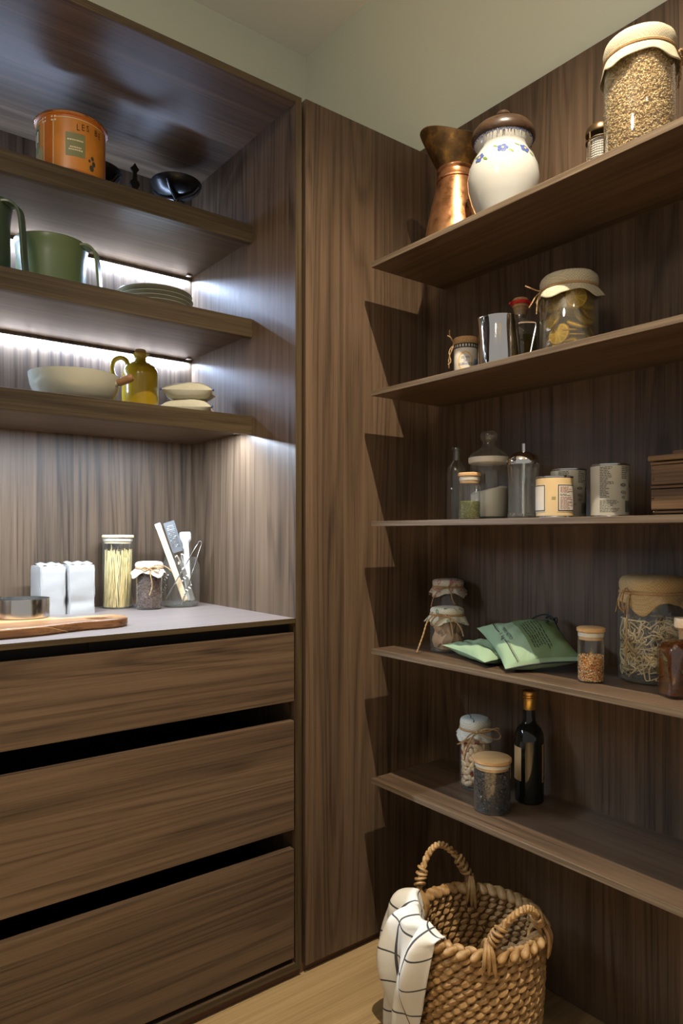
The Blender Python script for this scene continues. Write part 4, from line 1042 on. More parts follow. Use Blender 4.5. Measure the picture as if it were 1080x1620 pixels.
# spirit bottle
t = item('spirit_bottle', 'square-shouldered bottle of amber spirit with a wooden stopper, at the right edge', 'bottle', 1.325, 0.652, S4, rot=0.12)
def sq(b, prof, w_, d_, n=8, mat=None):
    """rounded-rectangle loft: prof = (scale, z, roundness)"""
    seg = 48; o = len(b.v)
    for s, z in prof:
        for i in range(seg):
            a = 2*pi*i/seg; e = 0.35
            x = math.copysign(abs(cos(a))**e, cos(a)); y = math.copysign(abs(sin(a))**e, sin(a))
            b.v.append((x*w_*s[0], y*d_*s[1], z))
    for j in range(len(prof)-1):
        for i in range(seg):
            k = (i+1) % seg; b.f.append((o+j*seg+i, o+j*seg+k, o+(j+1)*seg+k, o+(j+1)*seg+i))
    b.f.append(tuple(o+seg-1-i for i in range(seg))); b.f.append(tuple(o+(len(prof)-1)*seg+i for i in range(seg)))
    return b
sh = [((1, 1), 0.006), ((1.0, 1.0), 0.07), ((1.0, 1.0), 0.082), ((0.96, 0.97), 0.092), ((0.86, 0.88), 0.101), ((0.66, 0.72), 0.107), ((0.42, 0.55), 0.110)]
sq(MB(), [((0.97, 0.95), 0.0)]+sh, 0.047, 0.030).build('glass_body', 'glass_clean', t)
sq(MB(), [((0.95, 0.93), 0.006), ((0.95, 0.93), 0.082), ((0.90, 0.90), 0.092), ((0.80, 0.80), 0.099), ((0.58, 0.6), 0.103)], 0.047, 0.030).build('spirit', 'amber', t)
MB().lathe([(0.0165, 0.108), (0.0160, 0.113), (0.0160, 0.117), (0.0175, 0.119), (0.0175, 0.123), (0.014, 0.123)], 32).build('neck', 'glass', t)
MB().lathe([(0.0001, 0.108), (0.0135, 0.108), (0.0140, 0.130), (0.0001, 0.130)], 28).build('cork', 'cork', t)
MB().lathe([(0.0001, 0.129), (0.0200, 0.129), (0.0210, 0.131), (0.0210, 0.145), (0.0195, 0.147), (0.0001, 0.147)], 36).build('stopper', 'pale_wood', t)
for s_, z_, sz_ in (('BENJAMIN', 0.052, 0.0085), ('FINE', 0.044, 0.005)):
    vs_, fs = text_mesh(s_, sz_, sx=1.1); b = MB(); b.add([(x-0.008, -0.0306, z_+y) for x, y in vs_], fs); b.build('lettering', 'leaf', t, smooth=False)

# ---- lowest wall shelf
bx_, by_ = 1.382, 1.222
t = item('bean_jar', 'tall jar of white beans and red pepper under a grey striped cloth', 'jar', bx_, by_, S5)
glass_body(t, 0.0392, 0.150, neck=(0.036, 0.132, 0.010)); foot(t, 0.038)
cloth_top(t, 0.0375, 0.150, 0.178, 'cloth_grey', flare=0.016, drop=0.022, ph=RAD(-60), seed=7)
b = MB(); b.tube([(-0.012+0.002*sin(i), -0.038+0.076*i/12, 0.1787-0.003*(abs(i-6)/6)**6) for i in range(13)], 0.0012, 6); b.build('green_stripe', 'dkgreen', t)
twine(t, 0.0385, 0.151, RAD(-95), [[(0, 0, 0), (0.020, 0.008, 0.010), (0.045, 0.006, 0.008), (0.058, 0.0, -0.006), (0.052, 0.0, -0.016), (0.030, 0.008, -0.012), (0, 0.002, 0)], [(0, 0, 0), (0.02, 0.006, 0.004), (0.048, 0.004, 0.012), (0.054, 0.002, 0.008)],
      [(0, 0, 0), (-0.018, 0.008, -0.004), (-0.036, 0.010, -0.022), (-0.050, 0.006, -0.030)], [(0, 0, 0), (-0.015, 0.010, -0.012), (-0.028, 0.008, -0.045), (-0.032, 0.004, -0.070)]], 0.0020)
rg = random.Random(41); bean0 = None; pep0 = None; nb_ = 0
MB().lathe([(0.0001, 0.007), (0.0285, 0.007), (0.0285, 0.142), (0.0001, 0.142)], 32).build('brine', plain('tan_brine', (0.30, 0.185, 0.085), 0.3, var=0.35, vscale=120), t)
for k in range(165):
    lay = k//15; a = 2*pi*(k % 15)/15+0.24*lay+rg.uniform(-.1, .1); zz = 0.016+lay*0.0120+rg.uniform(-.003, .003)
    pepper = (k % 13 == 3 and lay % 3 == 0) or (k % 17 == 5)
    if pepper:
        if pep0 is None:
            m_ = MB(); m_.blob((0, 0, 0), (0.0055, 0.0022, 0.0065), None, 8, 6); pep0 = o = m_.build('red_pepper_piece', 'pepper', None)
        else: o = pep0.copy(); COL.objects.link(o)
        tag(o, 'red pepper piece among the white beans in the tall jar', 'pepper', 'red pepper pieces in the bean jar')
    else:
        if bean0 is None:
            m_ = MB(); m_.blob((0, 0, 0), (0.0050, 0.0066, 0.0096), None, 10, 7); m_.v = [(x, y+18*z*z, z) for x, y, z in m_.v]
            bean0 = o = m_.build('white_bean', 'whitebean', None)
        else: o = bean0.copy(); COL.objects.link(o)
        tag(o, 'white bean in the tall cloth-capped jar on the lowest shelf', 'bean', 'white beans in the jar')
    q = Matrix.Rotation(-YAW, 3, 'Z')@Vector((0.0315*cos(a), 0.0315*sin(a), zz))
    o.location = (bx_+q.x, by_+q.y, S5+q.z); th = a-YAW
    o.rotation_euler = (Matrix.Rotation(th, 3, 'Z')@Matrix.Rotation(rg.uniform(0, 3.14), 3, 'X')).to_euler()
kx, ky = 1.300, 1.098
t = item('black_bean_jar', 'wide glass jar of black beans with a bamboo lid, in front of the dark bottle', 'jar', kx, ky, S5)
glass_body(t, 0.0425, 0.114, rb=0.005); bamboo_lid(t, 0.0445, 0.114, 0.010); foot(t, 0.0415, 0.003)
fill('black_beans', 'shiny black beans filling the wide bamboo-lidded jar', 'beans', kx, ky, S5, 0.0385, 0.004, 0.094, 'blackbean', (0.0030, 0.0034, 0.0046), 620, 'blackbean', 15, 8, 5)
t = item('vinegar_bottle', 'tall black glass bottle with gold foil neck and tan labels', 'bottle', 1.413, 1.078, S5)
MB().lathe([(0.0001, 0), (0.031, 0), (0.0345, 0.004), (0.0345, 0.150), (0.0335, 0.165), (0.028, 0.178), (0.019, 0.187), (0.0155, 0.193), (0.0145, 0.20), (0.0140, 0.225)], 48).build('glass_body', 'bottle_black', t)
MB().lathe([(0.0142, 0.222), (0.0150, 0.223), (0.0150, 0.247), (0.0001, 0.247)], 36).build('foil_neck', 'gold', t)
MB().lathe([(0.0150, 0.246), (0.0165, 0.247), (0.0165, 0.250), (0.0155, 0.251), (0.0168, 0.253), (0.0168, 0.256), (0.0158, 0.257), (0.0168, 0.259), (0.0168, 0.266), (0.0155, 0.268), (0.0001, 0.268)], 36).build('screw_cap', 'foilcap', t)
R = 0.0350
b = MB(); patch_cyl(b, R, CAMA+0.029/R, -0.003, 0.036, 0.052, 0.143, 10); b.build('back_label', 'label_tan', t)
b = MB(); patch_cyl(b, R, CAMA-0.031/R, -0.045, 0.002, 0.055, 0.135, 12); b.build('front_label', 'label_tan', t)
rg = random.Random(4); b = MB(); print_lines(b, R+0.0003, CAMA+0.030/R, 0.0, 0.030, 0.072, 0.140, 16, rg, 0.4)
xx = 0.0
for k in range(8):
    wd = rg.choice((0.0006, 0.0012)); patch_cyl(b, R+0.0003, CAMA+0.030/R, xx, xx+wd, 0.055, 0.067, 2); xx += wd+0.0008
b.build('printed_text', 'grey_print', t)

# ---- basket and towel
BX, BY = 1.205, 1.062
BR, BH = 0.139, 0.285
bk = item('woven_basket', 'round woven basket with two twisted handles on the floor', 'basket', BX, BY, 0.0)
rows = 18; seg = 24*9
def row_mesh(turns, r, rr):
    b = MB(); path = [(r*cos(2*pi*i/seg), r*sin(2*pi*i/seg), 0) for i in range(seg)]
    for s in range(2):
        q = []
        for i in range(seg):
            a = 2*pi*i/seg; ph = 2*pi*(turns*i/seg+s/2)
            q.append(((r+rr*0.62*cos(ph))*cos(a), (r+rr*0.62*cos(ph))*sin(a), rr*0.50*sin(ph)))
        rad = [rr*(0.62+0.16*sin(2*pi*turns*i/seg*2+s)) for i in range(seg)]
        b.tube(q, rad, 6, closed=True)
    return b
def prof_r(k): 
    f = k/(rows-1); return 0.123+0.014*sin(f*pi*0.62)
r0 = row_mesh(19, 0.14, 0.0103).build('weave_row', 'weave', bk)
r0.location = (0, 0, 0.007)
for k in range(1, rows):
    o = r0.copy(); COL.objects.link(o); o.parent = bk
    s = prof_r(k)/0.14; o.location = (0, 0, 0.007+k*(BH-0.028)/(rows-1)); o.scale = (s, s, 1); o.rotation_euler = (0, 0, 0.11*k+rnd.uniform(-.03, .03))
s = prof_r(0)/0.14; r0.scale = (s, s, 1)
MB().lathe([(0.0001, 0.004), (0.121, 0.004), (0.1225, 0.008), (0.134, 0.15), (0.134, 0.268), (0.130, 0.268), (0.129, 0.15), (0.118, 0.012), (0.0001, 0.010)], 64).build('lining', plain('dark_weave_core', (0.09, 0.05, 0.02), 0.9, spec=0.1, var=0.3, vscale=80), bk)
# rim: fat three-strand plait, each bulge a tilted lump
nl = 34; lump0 = None
for k in range(nl*2):
    side = k % 2; a = 2*pi*(k/2)/nl
    if lump0 is None:
        m_ = MB(); m_.blob((0, 0, 0), (0.0100, 0.0195, 0.0098), None, 12, 9)
        m_.v = [(x*(1-0.25*(y/0.0195)), y, z+0.18*x) for x, y, z in m_.v]
        lump0 = o = m_.build('braid_strand', 'weave', bk)
    else: o = lump0.copy(); COL.objects.link(o); o.parent = bk
    R_ = BR+(0.0062 if side else -0.0062); o.location = (R_*cos(a), R_*sin(a), BH-0.005+(0.0 if side else 0.002)+rnd.uniform(-.0012, .0012))
    o.rotation_euler = (RAD(18+rnd.uniform(-6, 6)), RAD(rnd.uniform(-12, 12)), a+RAD(36 if side else -36)); q = rnd.uniform(0.9, 1.1); o.scale = (q, q, q)
def handle(a_mid, half, height, lean, name='handle', wig=0.0):
    pts = []
    for i in range(33):
        u = i/32; a = a_mid+half*(2*u-1); hgt = sin(pi*u)**0.62*height
        w_ = (a_mid+half*(2*u-1)*(1.0-0.12*sin(pi*u)))
        rr = BR+lean*sin(pi*u)
        pts.append((rr*cos(w_), rr*sin(w_), BH-0.004+hgt))
    b = MB(); rope_strands(b, pts, 0.0080, 2, 8, 8)
    h_ = b.build(name, 'weave', bk)
    for e in (0, 1):
        wb = MB()
        for k in range(4):                                          # binding turns around each foot
            i = 2+k if e == 0 else 30-k
            c = Vector(pts[i]); d = (Vector(pts[i+1])-Vector(pts[i-1])).normalized(); x = d.orthogonal().normalized(); y = d.cross(x)
            wb.tube([c+(x*cos(2*pi*j/14)+y*sin(2*pi*j/14))*0.0108+d*0.004*sin(2*pi*j/14+k) for j in range(14)], 0.0036, 6, closed=True)
        ea = a_mid+half*(2*e-1)
        for k in (-1.2, 0, 1.3):                                      # loose ends hanging over the rim
            da = ea+k*0.036; ln = rnd.uniform(0.75, 1.15)
            for sgn in (1, -1):
                p = [((BR+sgn*q[0])*cos(da+k*q[1]), (BR+sgn*q[0])*sin(da+k*q[1]), BH+q[2]*(ln if q[2] < 0 else 1)) for q in ((0.004, -0.02, 0.024), (0.0185, 0.004, 0.006), (0.0215, 0.014, -0.014), (0.0195, 0.034, -0.040))]
                wb.tube(smooth_path(p, 5), [0.0050]*11+[0.0046, 0.0040, 0.0034, 0.0028, 0.0018], 6)
        wb.build('handle_binding', 'weave', h_)
handle(RAD(119), RAD(34), 0.107, 0.006)
handle(RAD(-60), RAD(32), 0.084, 0.004)
# towel
tw = item('kitchen_towel', 'white towel with thin dark check lines draped over the basket rim', 'towel', BX, BY, 0.0)
b = MB(); nu, nv = 56, 90; UV = []
def towel(u, v):
    # u across (0 = far left, 1 = toward the viewer), v from inside the basket over the rim to the hem
    a = RAD(158)+RAD(74)*(u-0.02)                     # angle on the rim in the basket frame
    ripple = sin(u*17+1.2*sin(v*5))*0.5+0.5
    Ltot = 0.36; s = v*Ltot-0.055                   # arc length past the rim crest
    crest = BH+0.013+0.010*ripple
    if s < 0:
        r_ = BR-0.020-0.018*(1-((s+0.055)/0.055)**2)*0+0.020*((s+0.055)/0.055)-0.004; z = crest+ s*0.9*(1-((s+0.055)/0.055))**1 
        z = crest-0.052*(1-(s+0.055)/0.055)**1.6
    elif s < 0.05:
        q = s/0.05; r_ = BR+0.020*sin(q*pi/2)*1.35; z = crest-0.016*q*q
    else:
        q = s-0.05; r_ = BR+0.027+0.020*sin(min(q/0.10, 1)*pi/2)-0.03*max(0, q-0.12)/0.2; z = crest-0.016-q*0.99
    out = max(0, s)
    fold = 0.017*sin(u*15+v*3.0+0.4)+0.009*sin(u*27-v*6)
    r_ += (fold*min(1, (out+0.012)/0.07)*(1.0)+0.020*min(1, out/0.06)*(1-u)**0.8)
    # gather toward the hem
    g = min(1, max(0, out)/0.25); a = a*(1-0.42*g)+RAD(183)*0.42*g
    z += 0.006*sin(u*11+2)*min(1, out/0.05)+0.012*(1-u)*max(0, 1-abs(s)/0.08)
    return Vector((r_*cos(a), r_*sin(a), max(z, 0.004)))
for j in range(nv+1):
    for i in range(nu+1): UV.append((i/nu*3.1+0.12*sin(j/nv*4), j/nv*5.2+0.25*sin(i/nu*5)))
b.grid(towel, nu, nv); b.uv = UV
o = b.build('cloth', 'towel', tw, angle=80)
s_ = o.modifiers.new('thickness', 'SOLIDIFY'); s_.thickness = 0.0022; s_.offset = 0

# ================================================================== LEFT UNIT
L1, L2, L3 = 2.0038, 1.7395, 1.4683
# ---- orange tin
t = item('orange_tin', 'orange printed tin without lid on the top shelf', 'tin', 0.545, 1.797, L1)
r, h = 0.080, 0.139
MB().lathe([(0.0001, 0), (r-0.001, 0), (r, 0.002), (r, h-0.008), (r+0.004, h-0.006), (r+0.0055, h-0.002), (r+0.004, h), (r-0.002, h), (r-0.003, h-0.01), (r-0.003, 0.004), (0.0001, 0.004)], 64).build('body', 'orange_dk', t)
MB().tube([((r+0.003)*cos(2*pi*i/64), (r+0.003)*sin(2*pi*i/64), h-0.002) for i in range(64)], 0.0032, 8, closed=True).build('rim', 'tin_rim', t)
R = r+0.0004
b = MB(); patch_cyl(b, R, CAMA, -0.012, 0.125, 0.004, h-0.014, 30); b.build('printed_panel', 'orange', t); b = MB(); patch_cyl(b, R, CAMA, -0.150, -0.041, 0.004, h-0.014, 26); b.build('printed_panel', 'orange', t)
b = MB()
for x in (-0.014, -0.041): patch_cyl(b, R+0.0002, CAMA, x, x+0.0018, 0.004, h-0.020, 2)
patch_cyl(b, R+0.0002, CAMA, -0.008, 0.125, h-0.0150, h-0.0135, 30); patch_cyl(b, R+0.0002, CAMA, -0.150, -0.047, h-0.0150, h-0.0135, 26)
for x in (-0.0135, -0.0410):
    for k in range(4):
        q = pi/4+k*pi/2; e = [(x+0.001+0.0058*cos(q)+0.0026*cos(2*pi*j/10), h-0.0175+0.0058*sin(q)+0.0026*sin(2*pi*j/10)) for j in range(10)]
        b.add(wrap(e, R+0.0003, CAMA, 0), [tuple(range(10))])
b.build('printed_border', 'cream_print', t)
b = MB(); n = 10
pts = [(x, z_) for x, z_ in closed_smooth([(0.006, 0.034), (0.046, 0.034), (0.048, 0.036), (0.048, 0.084), (0.046, 0.087), (0.006, 0.087), (0.003, 0.084), (0.003, 0.037)], 2)]
patch_cyl(b, R+0.0003, CAMA, 0.016, 0.061, 0.034, 0.090, 12); b.build('printed_plaque', 'olive_print', t)
b = MB(); rg = random.Random(6)
for z_, x_a, x_b in ((0.073, 0.020, 0.057), (0.056, 0.026, 0.052), (0.050, 0.023, 0.055)):
    x = x_a
    while x < x_b: wd = rg.uniform(0.002, 0.005); patch_cyl(b, R+0.0005, CAMA, x, min(x+wd, x_b), z_-0.0016, z_+0.0016, 2); x += wd+0.001
b.build('plaque_print', 'cream_print', t)
for i, (ch, dz) in enumerate(zip('LES BE', (-0.001, 0.002, 0.0035, 0, 0.003, 0.001))):
    if ch != ' ': text_cyl('lettering', ch, 0.021, 'black', t, R+0.0002, CAMA+(0.044+i*0.0115)/R, h-0.034+dz, 0.8)
b = MB(); patch_cyl(b, R+0.0003, CAMA, -0.105, -0.058, 0.05, h-0.022, 12); b.build('printed_house', 'olive_print', t)
b = MB(); patch_cyl(b, R+0.0005, CAMA, -0.073, -0.065, 0.076, 0.103, 3); patch_cyl(b, R+0.0005, CAMA, -0.090, -0.080, 0.070, 0.100, 3); b.build('printed_window', 'cream_print', t)
b = MB(); patch_cyl(b, R+0.0004, CAMA, -0.075, -0.063, 0.074, 0.108, 3); patch_cyl(b, R+0.0004, CAMA, -0.093, -0.078, 0.068, 0.106, 3); b.build('printed_shutter', 'darkwin', t)
b = MB(); pts = [(-0.044, 0.006), (-0.044, 0.060), (-0.06, 0.058), (-0.08, 0.050), (-0.10, 0.036), (-0.115, 0.02), (-0.12, 0.006)]
for (x_a, z_a), (x_b, z_b) in zip(pts, pts[1:]):
    b.add(wrap([(x_a, 0.005), (x_b, 0.005), (x_b, z_b), (x_a, z_a)], R+0.0006, CAMA, 0), [(3, 2, 1, 0)])
b.build('printed_hill', 'khaki_print', t)
b = MB()
for x_, z_, rr in ((0.078, 0.018, 0.006), (0.084, 0.030, 0.005), (0.072, 0.034, 0.003), (0.080, 0.042, 0.004)):
    e = [(x_+rr*cos(2*pi*j/12), z_+rr*1.3*sin(2*pi*j/12)) for j in range(12)]; b.add(wrap(e, R+0.0006, CAMA, 0), [tuple(range(12))])
b.build('printed_figure', 'darkwin', t)
# ---- balance scale
t = thing('balance_scale', 'black cast iron balance scale with two round pans on the top shelf', 'scale', (0.779, 1.950, L1), 0.0)
b = MB(); b.box(-0.15, 0.15, -0.028, 0.028, 0.0, 0.014); b.build('base', 'iron', t, smooth=False, bevel=0.004)
MB().lathe([(0.016, 0.012), (0.012, 0.02), (0.009, 0.05), (0.012, 0.055), (0.009, 0.06), (0.008, 0.115)], 20).build('column', 'iron', t)
MB().tube(smooth_path([(-0.115, 0, 0.070), (-0.06, 0, 0.085), (0, 0, 0.092), (0.06, 0, 0.085), (0.115, 0, 0.070)]), 0.006, 8).build('beam', 'iron', t)
def plate2(name, outline, th, par, off):
    f = MB(); n = len(outline)
    f.v = [(x+off[0], -th/2+off[1], z+off[2]) for x, z in outline]+[(x+off[0], th/2+off[1], z+off[2]) for x, z in outline]
    f.f = [tuple(range(n)), tuple(reversed(range(n, 2*n)))]+[(i, (i+1) % n, (i+1) % n+n, i+n) for i in range(n)]
    f.f = [tuple(reversed(q)) for q in f.f]
    return f.build(name, 'iron', par, smooth=False)
prof = [(0.006, 0.0), (0.010, 0.010), (0.0145, 0.018), (0.012, 0.026), (0.006, 0.031), (0.0055, 0.052), (0.009, 0.056), (0.0125, 0.062), (0.008, 0.066), (0.004, 0.072), (0.0, 0.078)]
out_ = prof+[(-x, z_) for x, z_ in reversed(prof[:-1])]
inn = []
plate2('finial', out_, 0.006, t, (-0.012, 0, 0.112))
for sx, zz in ((-1, 0.090), (1, 0.128)):
    sp = MB(); cx = sx*0.115-(0.012 if sx < 0 else 0)
    sp.lathe([(0.0085, 0.064), (0.0075, zz-0.010), (0.010, zz-0.004), (0.0001, zz-0.003)], 14, c=(cx, 0, 0))
    for k in range(4):
        a = pi/4+k*pi/2; sp.tube(smooth_path([(cx, 0, zz-0.004), (cx+0.030*cos(a), 0.030*sin(a), zz+0.003), (cx+0.052*cos(a), 0.052*sin(a), zz+0.010), (cx+0.069*cos(a), 0.069*sin(a), zz+0.026)]), 0.0058, 8)
    p_ = sp.build('pan_support', 'iron', t)
    rp = 0.074
    MB().lathe([(0.0001, 0.004), (0.030, 0.0055), (0.052, 0.012), (rp-0.006, 0.026), (rp, 0.040), (rp-0.001, 0.0415), (rp-0.003, 0.040), (rp-0.010, 0.028), (0.050, 0.0145), (0.028, 0.008), (0.0001, 0.0065)], 48, c=(cx, 0, zz)).build('pan', 'iron', t)
# ---- green tubs
def tub(name, lab, x, y, mat, rt, rb_, h, rot=0.0):
    t = item(name, lab, 'jug', x, y, L2, rot=rot)
    MB().lathe([(0.0001, 0), (rb_-0.006, 0), (rb_, 0.006), (rb_+0.004, 0.03), (rt-0.003, h*0.72), (rt, h*0.9), (rt+0.003, h*0.97), (rt+0.002, h), (rt-0.002, h-0.001), (rt-0.005, h*0.9), (rb_, 0.02), (rb_-0.01, 0.006), (0.0001, 0.005)], 64).build('body', mat, t)
    # strap handle: leaves the rim, bends over and runs down to the shelf
    pts = smooth_path([(rt-0.012, -0.004, h-0.010), (rt+0.012, -0.004, h-0.008), (rt+0.028, -0.004, h-0.022), (rt+0.034, -0.004, h-0.055), (rt+0.039, -0.004, 0.045), (rt+0.043, -0.004, 0.006)], 8)
    f = MB(); wd = [0.030-0.016*min(1, i/14) for i in range(len(pts))]
    o = 0
    for i, p in enumerate(pts):
        d = (pts[min(i+1, len(pts)-1)]-pts[max(i-1, 0)]).normalized(); nn = Vector((d.z, 0, -d.x))
        if nn.x < 0 and i > 12: nn = nn
        for sy, sn in ((-1, -1), (1, -1), (1, 1), (-1, 1)):
            f.v.append(tuple(p+Vector((0, sy*wd[i], 0))+nn*sn*0.0032))
    for i in range(len(pts)-1):
        for k in range(4): f.f.append((4*i+k, 4*i+(k+1) % 4, 4*i+4+(k+1) % 4, 4*i+4+k))
    n4 = 4*(len(pts)-1); f.f += [(3, 2, 1, 0), (n4, n4+1, n4+2, n4+3)]
    f.build('handle', mat, t, smooth=True, bevel=0.0015)
    return t
tub('measuring_jug', 'sage green plastic jug with a strap handle, left of the plate stack', 0.530, 1.915, 'sage', 0.088, 0.080, 0.150)
tub('measuring_jug', 'darker green plastic jug with a strap handle at the left picture edge', 0.338, 1.835, 'sage_dark', 0.076, 0.070, 0.178)
# ---- plate stack
for k in range(6):
    z = L2+0.0128*k+0.0005
    big = k == 0
    rr = 0.106 if not big else 0.114
    p = MB().lathe([(0.0001, 0.002), (0.060*rr/0.112, 0.001), (0.062*rr/0.112, 0.0), (0.066*rr/0.112, 0.001), (0.074*rr/0.112, 0.007), (rr-0.003, 0.0155), (rr, 0.0172), (rr-0.001, 0.0186), (0.072*rr/0.112, 0.0102), (0.062*rr/0.112, 0.0052), (0.0001, 0.0048)], 64)
    o = p.build('dinner_plate', 'plate', None); o.location = (0.822+0.003*sin(k*2.1), 1.935+0.003*cos(k*1.7), z)
    names = ('lowest and widest', 'second from the bottom', 'third from the bottom', 'third from the top', 'second from the top', 'topmost')
    tag(o, 'cream plate in the stack on the middle lit shelf, %s' % names[k], 'plate', 'stacked cream plates')
# ---- pan, small plate, yellow bottle, sacks on the lowest lit shelf
t = item('enamel_pan', 'wide cream enamel pan with a short wooden handle', 'pan', 0.572, 1.858, L3)
MB().lathe([(0.0001, 0), (0.070, 0), (0.080, 0.004), (0.096, 0.022), (0.107, 0.046), (0.111, 0.068), (0.1120, 0.076), (0.1100, 0.0765), (0.108, 0.068), (0.102, 0.047), (0.092, 0.025), (0.076, 0.008), (0.0001, 0.006)], 72).build('bowl', 'bowl', t)
hd = MB(); hd.tube([(0.102, -0.005, 0.054), (0.116, -0.006, 0.058)], 0.0075, 14); hd.build('handle_socket', 'bowl', t)
hd = MB(); pth = [Vector((0.112, -0.006, 0.057))+Vector((0.0385, -0.004, 0.014))*k/8*1.05 for k in range(9)]
hd.tube(pth, [0.0075, 0.0092, 0.0098, 0.0100, 0.0102, 0.0104, 0.0104, 0.0100, 0.0075], 16); hd.build('handle', 'handle_wood', t)
o = MB().lathe([(0.0001, 0.002), (0.045, 0.001), (0.048, 0.0), (0.052, 0.002), (0.078, 0.016), (0.080, 0.018), (0.0785, 0.0195), (0.050, 0.006), (0.0001, 0.005)], 56).build('saucer', 'plate', None)
o.location = (0.322, 1.90, L3+0.0005); tag(o, 'small cream saucer at the left edge beside the enamel pan', 'saucer')
o2 = o.copy(); COL.objects.link(o2); o2.location = (0.323, 1.901, L3+0.0100); tag(o2, 'upper cream saucer stacked on another at the left edge', 'saucer')
t = item('mustard_bottle', 'mustard yellow glazed bottle with ring handle and cork', 'bottle', 0.771, 1.918, L3)
MB().lathe([(0.0001, 0), (0.047, 0), (0.050, 0.003), (0.050, 0.112), (0.048, 0.126), (0.041, 0.139), (0.028, 0.148), (0.018, 0.152), (0.0155, 0.157), (0.0155, 0.166), (0.019, 0.173), (0.022, 0.176), (0.020, 0.177), (0.014, 0.170)], 56,
           mod=lambda r, z, a: r*(1+(0.22*max(0, cos(a))**10 if z > 0.168 else 0))).build('body', 'mustard', t)
pt_ = [(-0.030-0.030*cos(q)-0.010, 0.0, 0.126+0.034*sin(q)) for q in [RAD(-105)+RAD(275)*i/24 for i in range(25)]]
MB().tube(smooth_path([(-0.034, 0, 0.138), (-0.040, 0, 0.158), (-0.056, 0, 0.166), (-0.074, 0, 0.158), (-0.080, 0, 0.138), (-0.074, 0, 0.116), (-0.060, 0, 0.104), (-0.048, 0, 0.102)], 6), 0.0062, 12).build('handle', 'mustard', t)
MB().lathe([(0.0001, 0.16), (0.0135, 0.16), (0.0150, 0.178), (0.0150, 0.186), (0.013, 0.188), (0.0001, 0.188)], 28).build('cork', 'cork', t)
for lab, zc, dx, th, seed in (('cream linen sack lying under another beside the mustard bottle', 0.0255, 0.0, 0.0255, 3), ('upper cream linen sack with floral corner, beside the mustard bottle', 0.0725, 0.004, 0.0255, 4)):
    t = item('linen_sack', lab, 'sack', 0.889+dx, 1.862, L3, rot=0.1)
    b = MB(); P = pillow(b, [(-0.072, -0.052, zc), (0.072, -0.052, zc), (0.072, 0.052, zc), (-0.072, 0.052, zc)], th, 28, 22, 0, 0.0022, seed, 3.0)
    b.build('cloth_body', 'linen', t, angle=80)
    for u, v in ((0, 0), (1, 0)):
        p = P(u, v, 1); c = MB(); c.blob(p, (0.003, 0.003, 0.004), None, 8, 6); c.build('corner_stitch', 'blue', t)
    b2 = MB()
    b2.grid(lambda a, c: P(0.55+0.43*a, 0.30+0.5*c, 1)+Vector((0, 0, 0.0010)), 12, 12)
    b2.build('floral_patch', 'cloth_red', t) if zc > 0.05 else b2.grid(lambda a, c: P(0.86+0.12*a, 0.2+0.4*c, 1)+Vector((0, 0, 0.0010)), 6, 8)

# ---- worktop
def paper_pack(lab, x0, x1, y0, y1, h, seed):
    t = thing('paper_pack', lab, 'bag', ((x0+x1)/2, (y0+y1)/2, ZC))
    rg = random.Random(seed); w_, d_ = (x1-x0)/2, (y1-y0)/2
    b = MB(); nz, ns = 22, 44
    ph = [rg.uniform(0, 6.28) for _ in range(8)]
    for j in range(nz+1):
        z = h*j/nz
        for i in range(ns):
            a = 2*pi*i/ns; e = 0.12
            x = math.copysign(abs(cos(a))**e, cos(a))*w_; y = math.copysign(abs(sin(a))**e, sin(a))*d_
            cr = 0.0005*sin(9*a+z*60+ph[0])+0.0004*sin(5*a-z*110+ph[1])+0.0006*abs(sin(14*a+z*40+ph[2]))
            dent = 0.0022*max(0, 1-abs(z-0.030)/0.020)*abs(sin(2.5*a+ph[3]))
            k = 1-(dent+0.0*cr)/w_
            sh_ = 1.0-0.03*max(0, (z-h+0.012)/0.012)
            b.v.append((x*k*sh_+cr*cos(a), y*k*sh_+cr*sin(a), z+(0.0015*sin(3*a+ph[4]) if j == nz else 0)))
    for j in range(nz):
        for i in range(ns):
            k = (i+1) % ns; b.f.append((j*ns+i, j*ns+k, (j+1)*ns+k, (j+1)*ns+i))
    b.f.append(tuple(ns-1-i for i in range(ns)))
    o0 = nz*ns; c = len(b.v); b.v.append((0, 0, h+0.004))
    for i in range(ns): b.f.append((o0+i, o0+(i+1) % ns, c))
    b.build('paper_body', 'paper', t, angle=28)
    f = MB(); f.grid(lambda u, v: (-w_*0.9+2*w_*0.95*u, -d_*0.55+d_*0.9*v, h+0.0035+0.006*v+0.0018*sin(u*14+ph[5])), 14, 4)
    q = f.build('folded_top', 'paper', t); s = q.modifiers.new('thickness', 'SOLIDIFY'); s.thickness = 0.0015
    return t
paper_pack('left white paper pack of the pair on the worktop', 0.513, 0.578, 1.952, 2.055, 0.128, 2)
paper_pack('right white paper pack of the pair, next to the spaghetti jar', 0.583, 0.652, 1.940, 2.045, 0.130, 5)
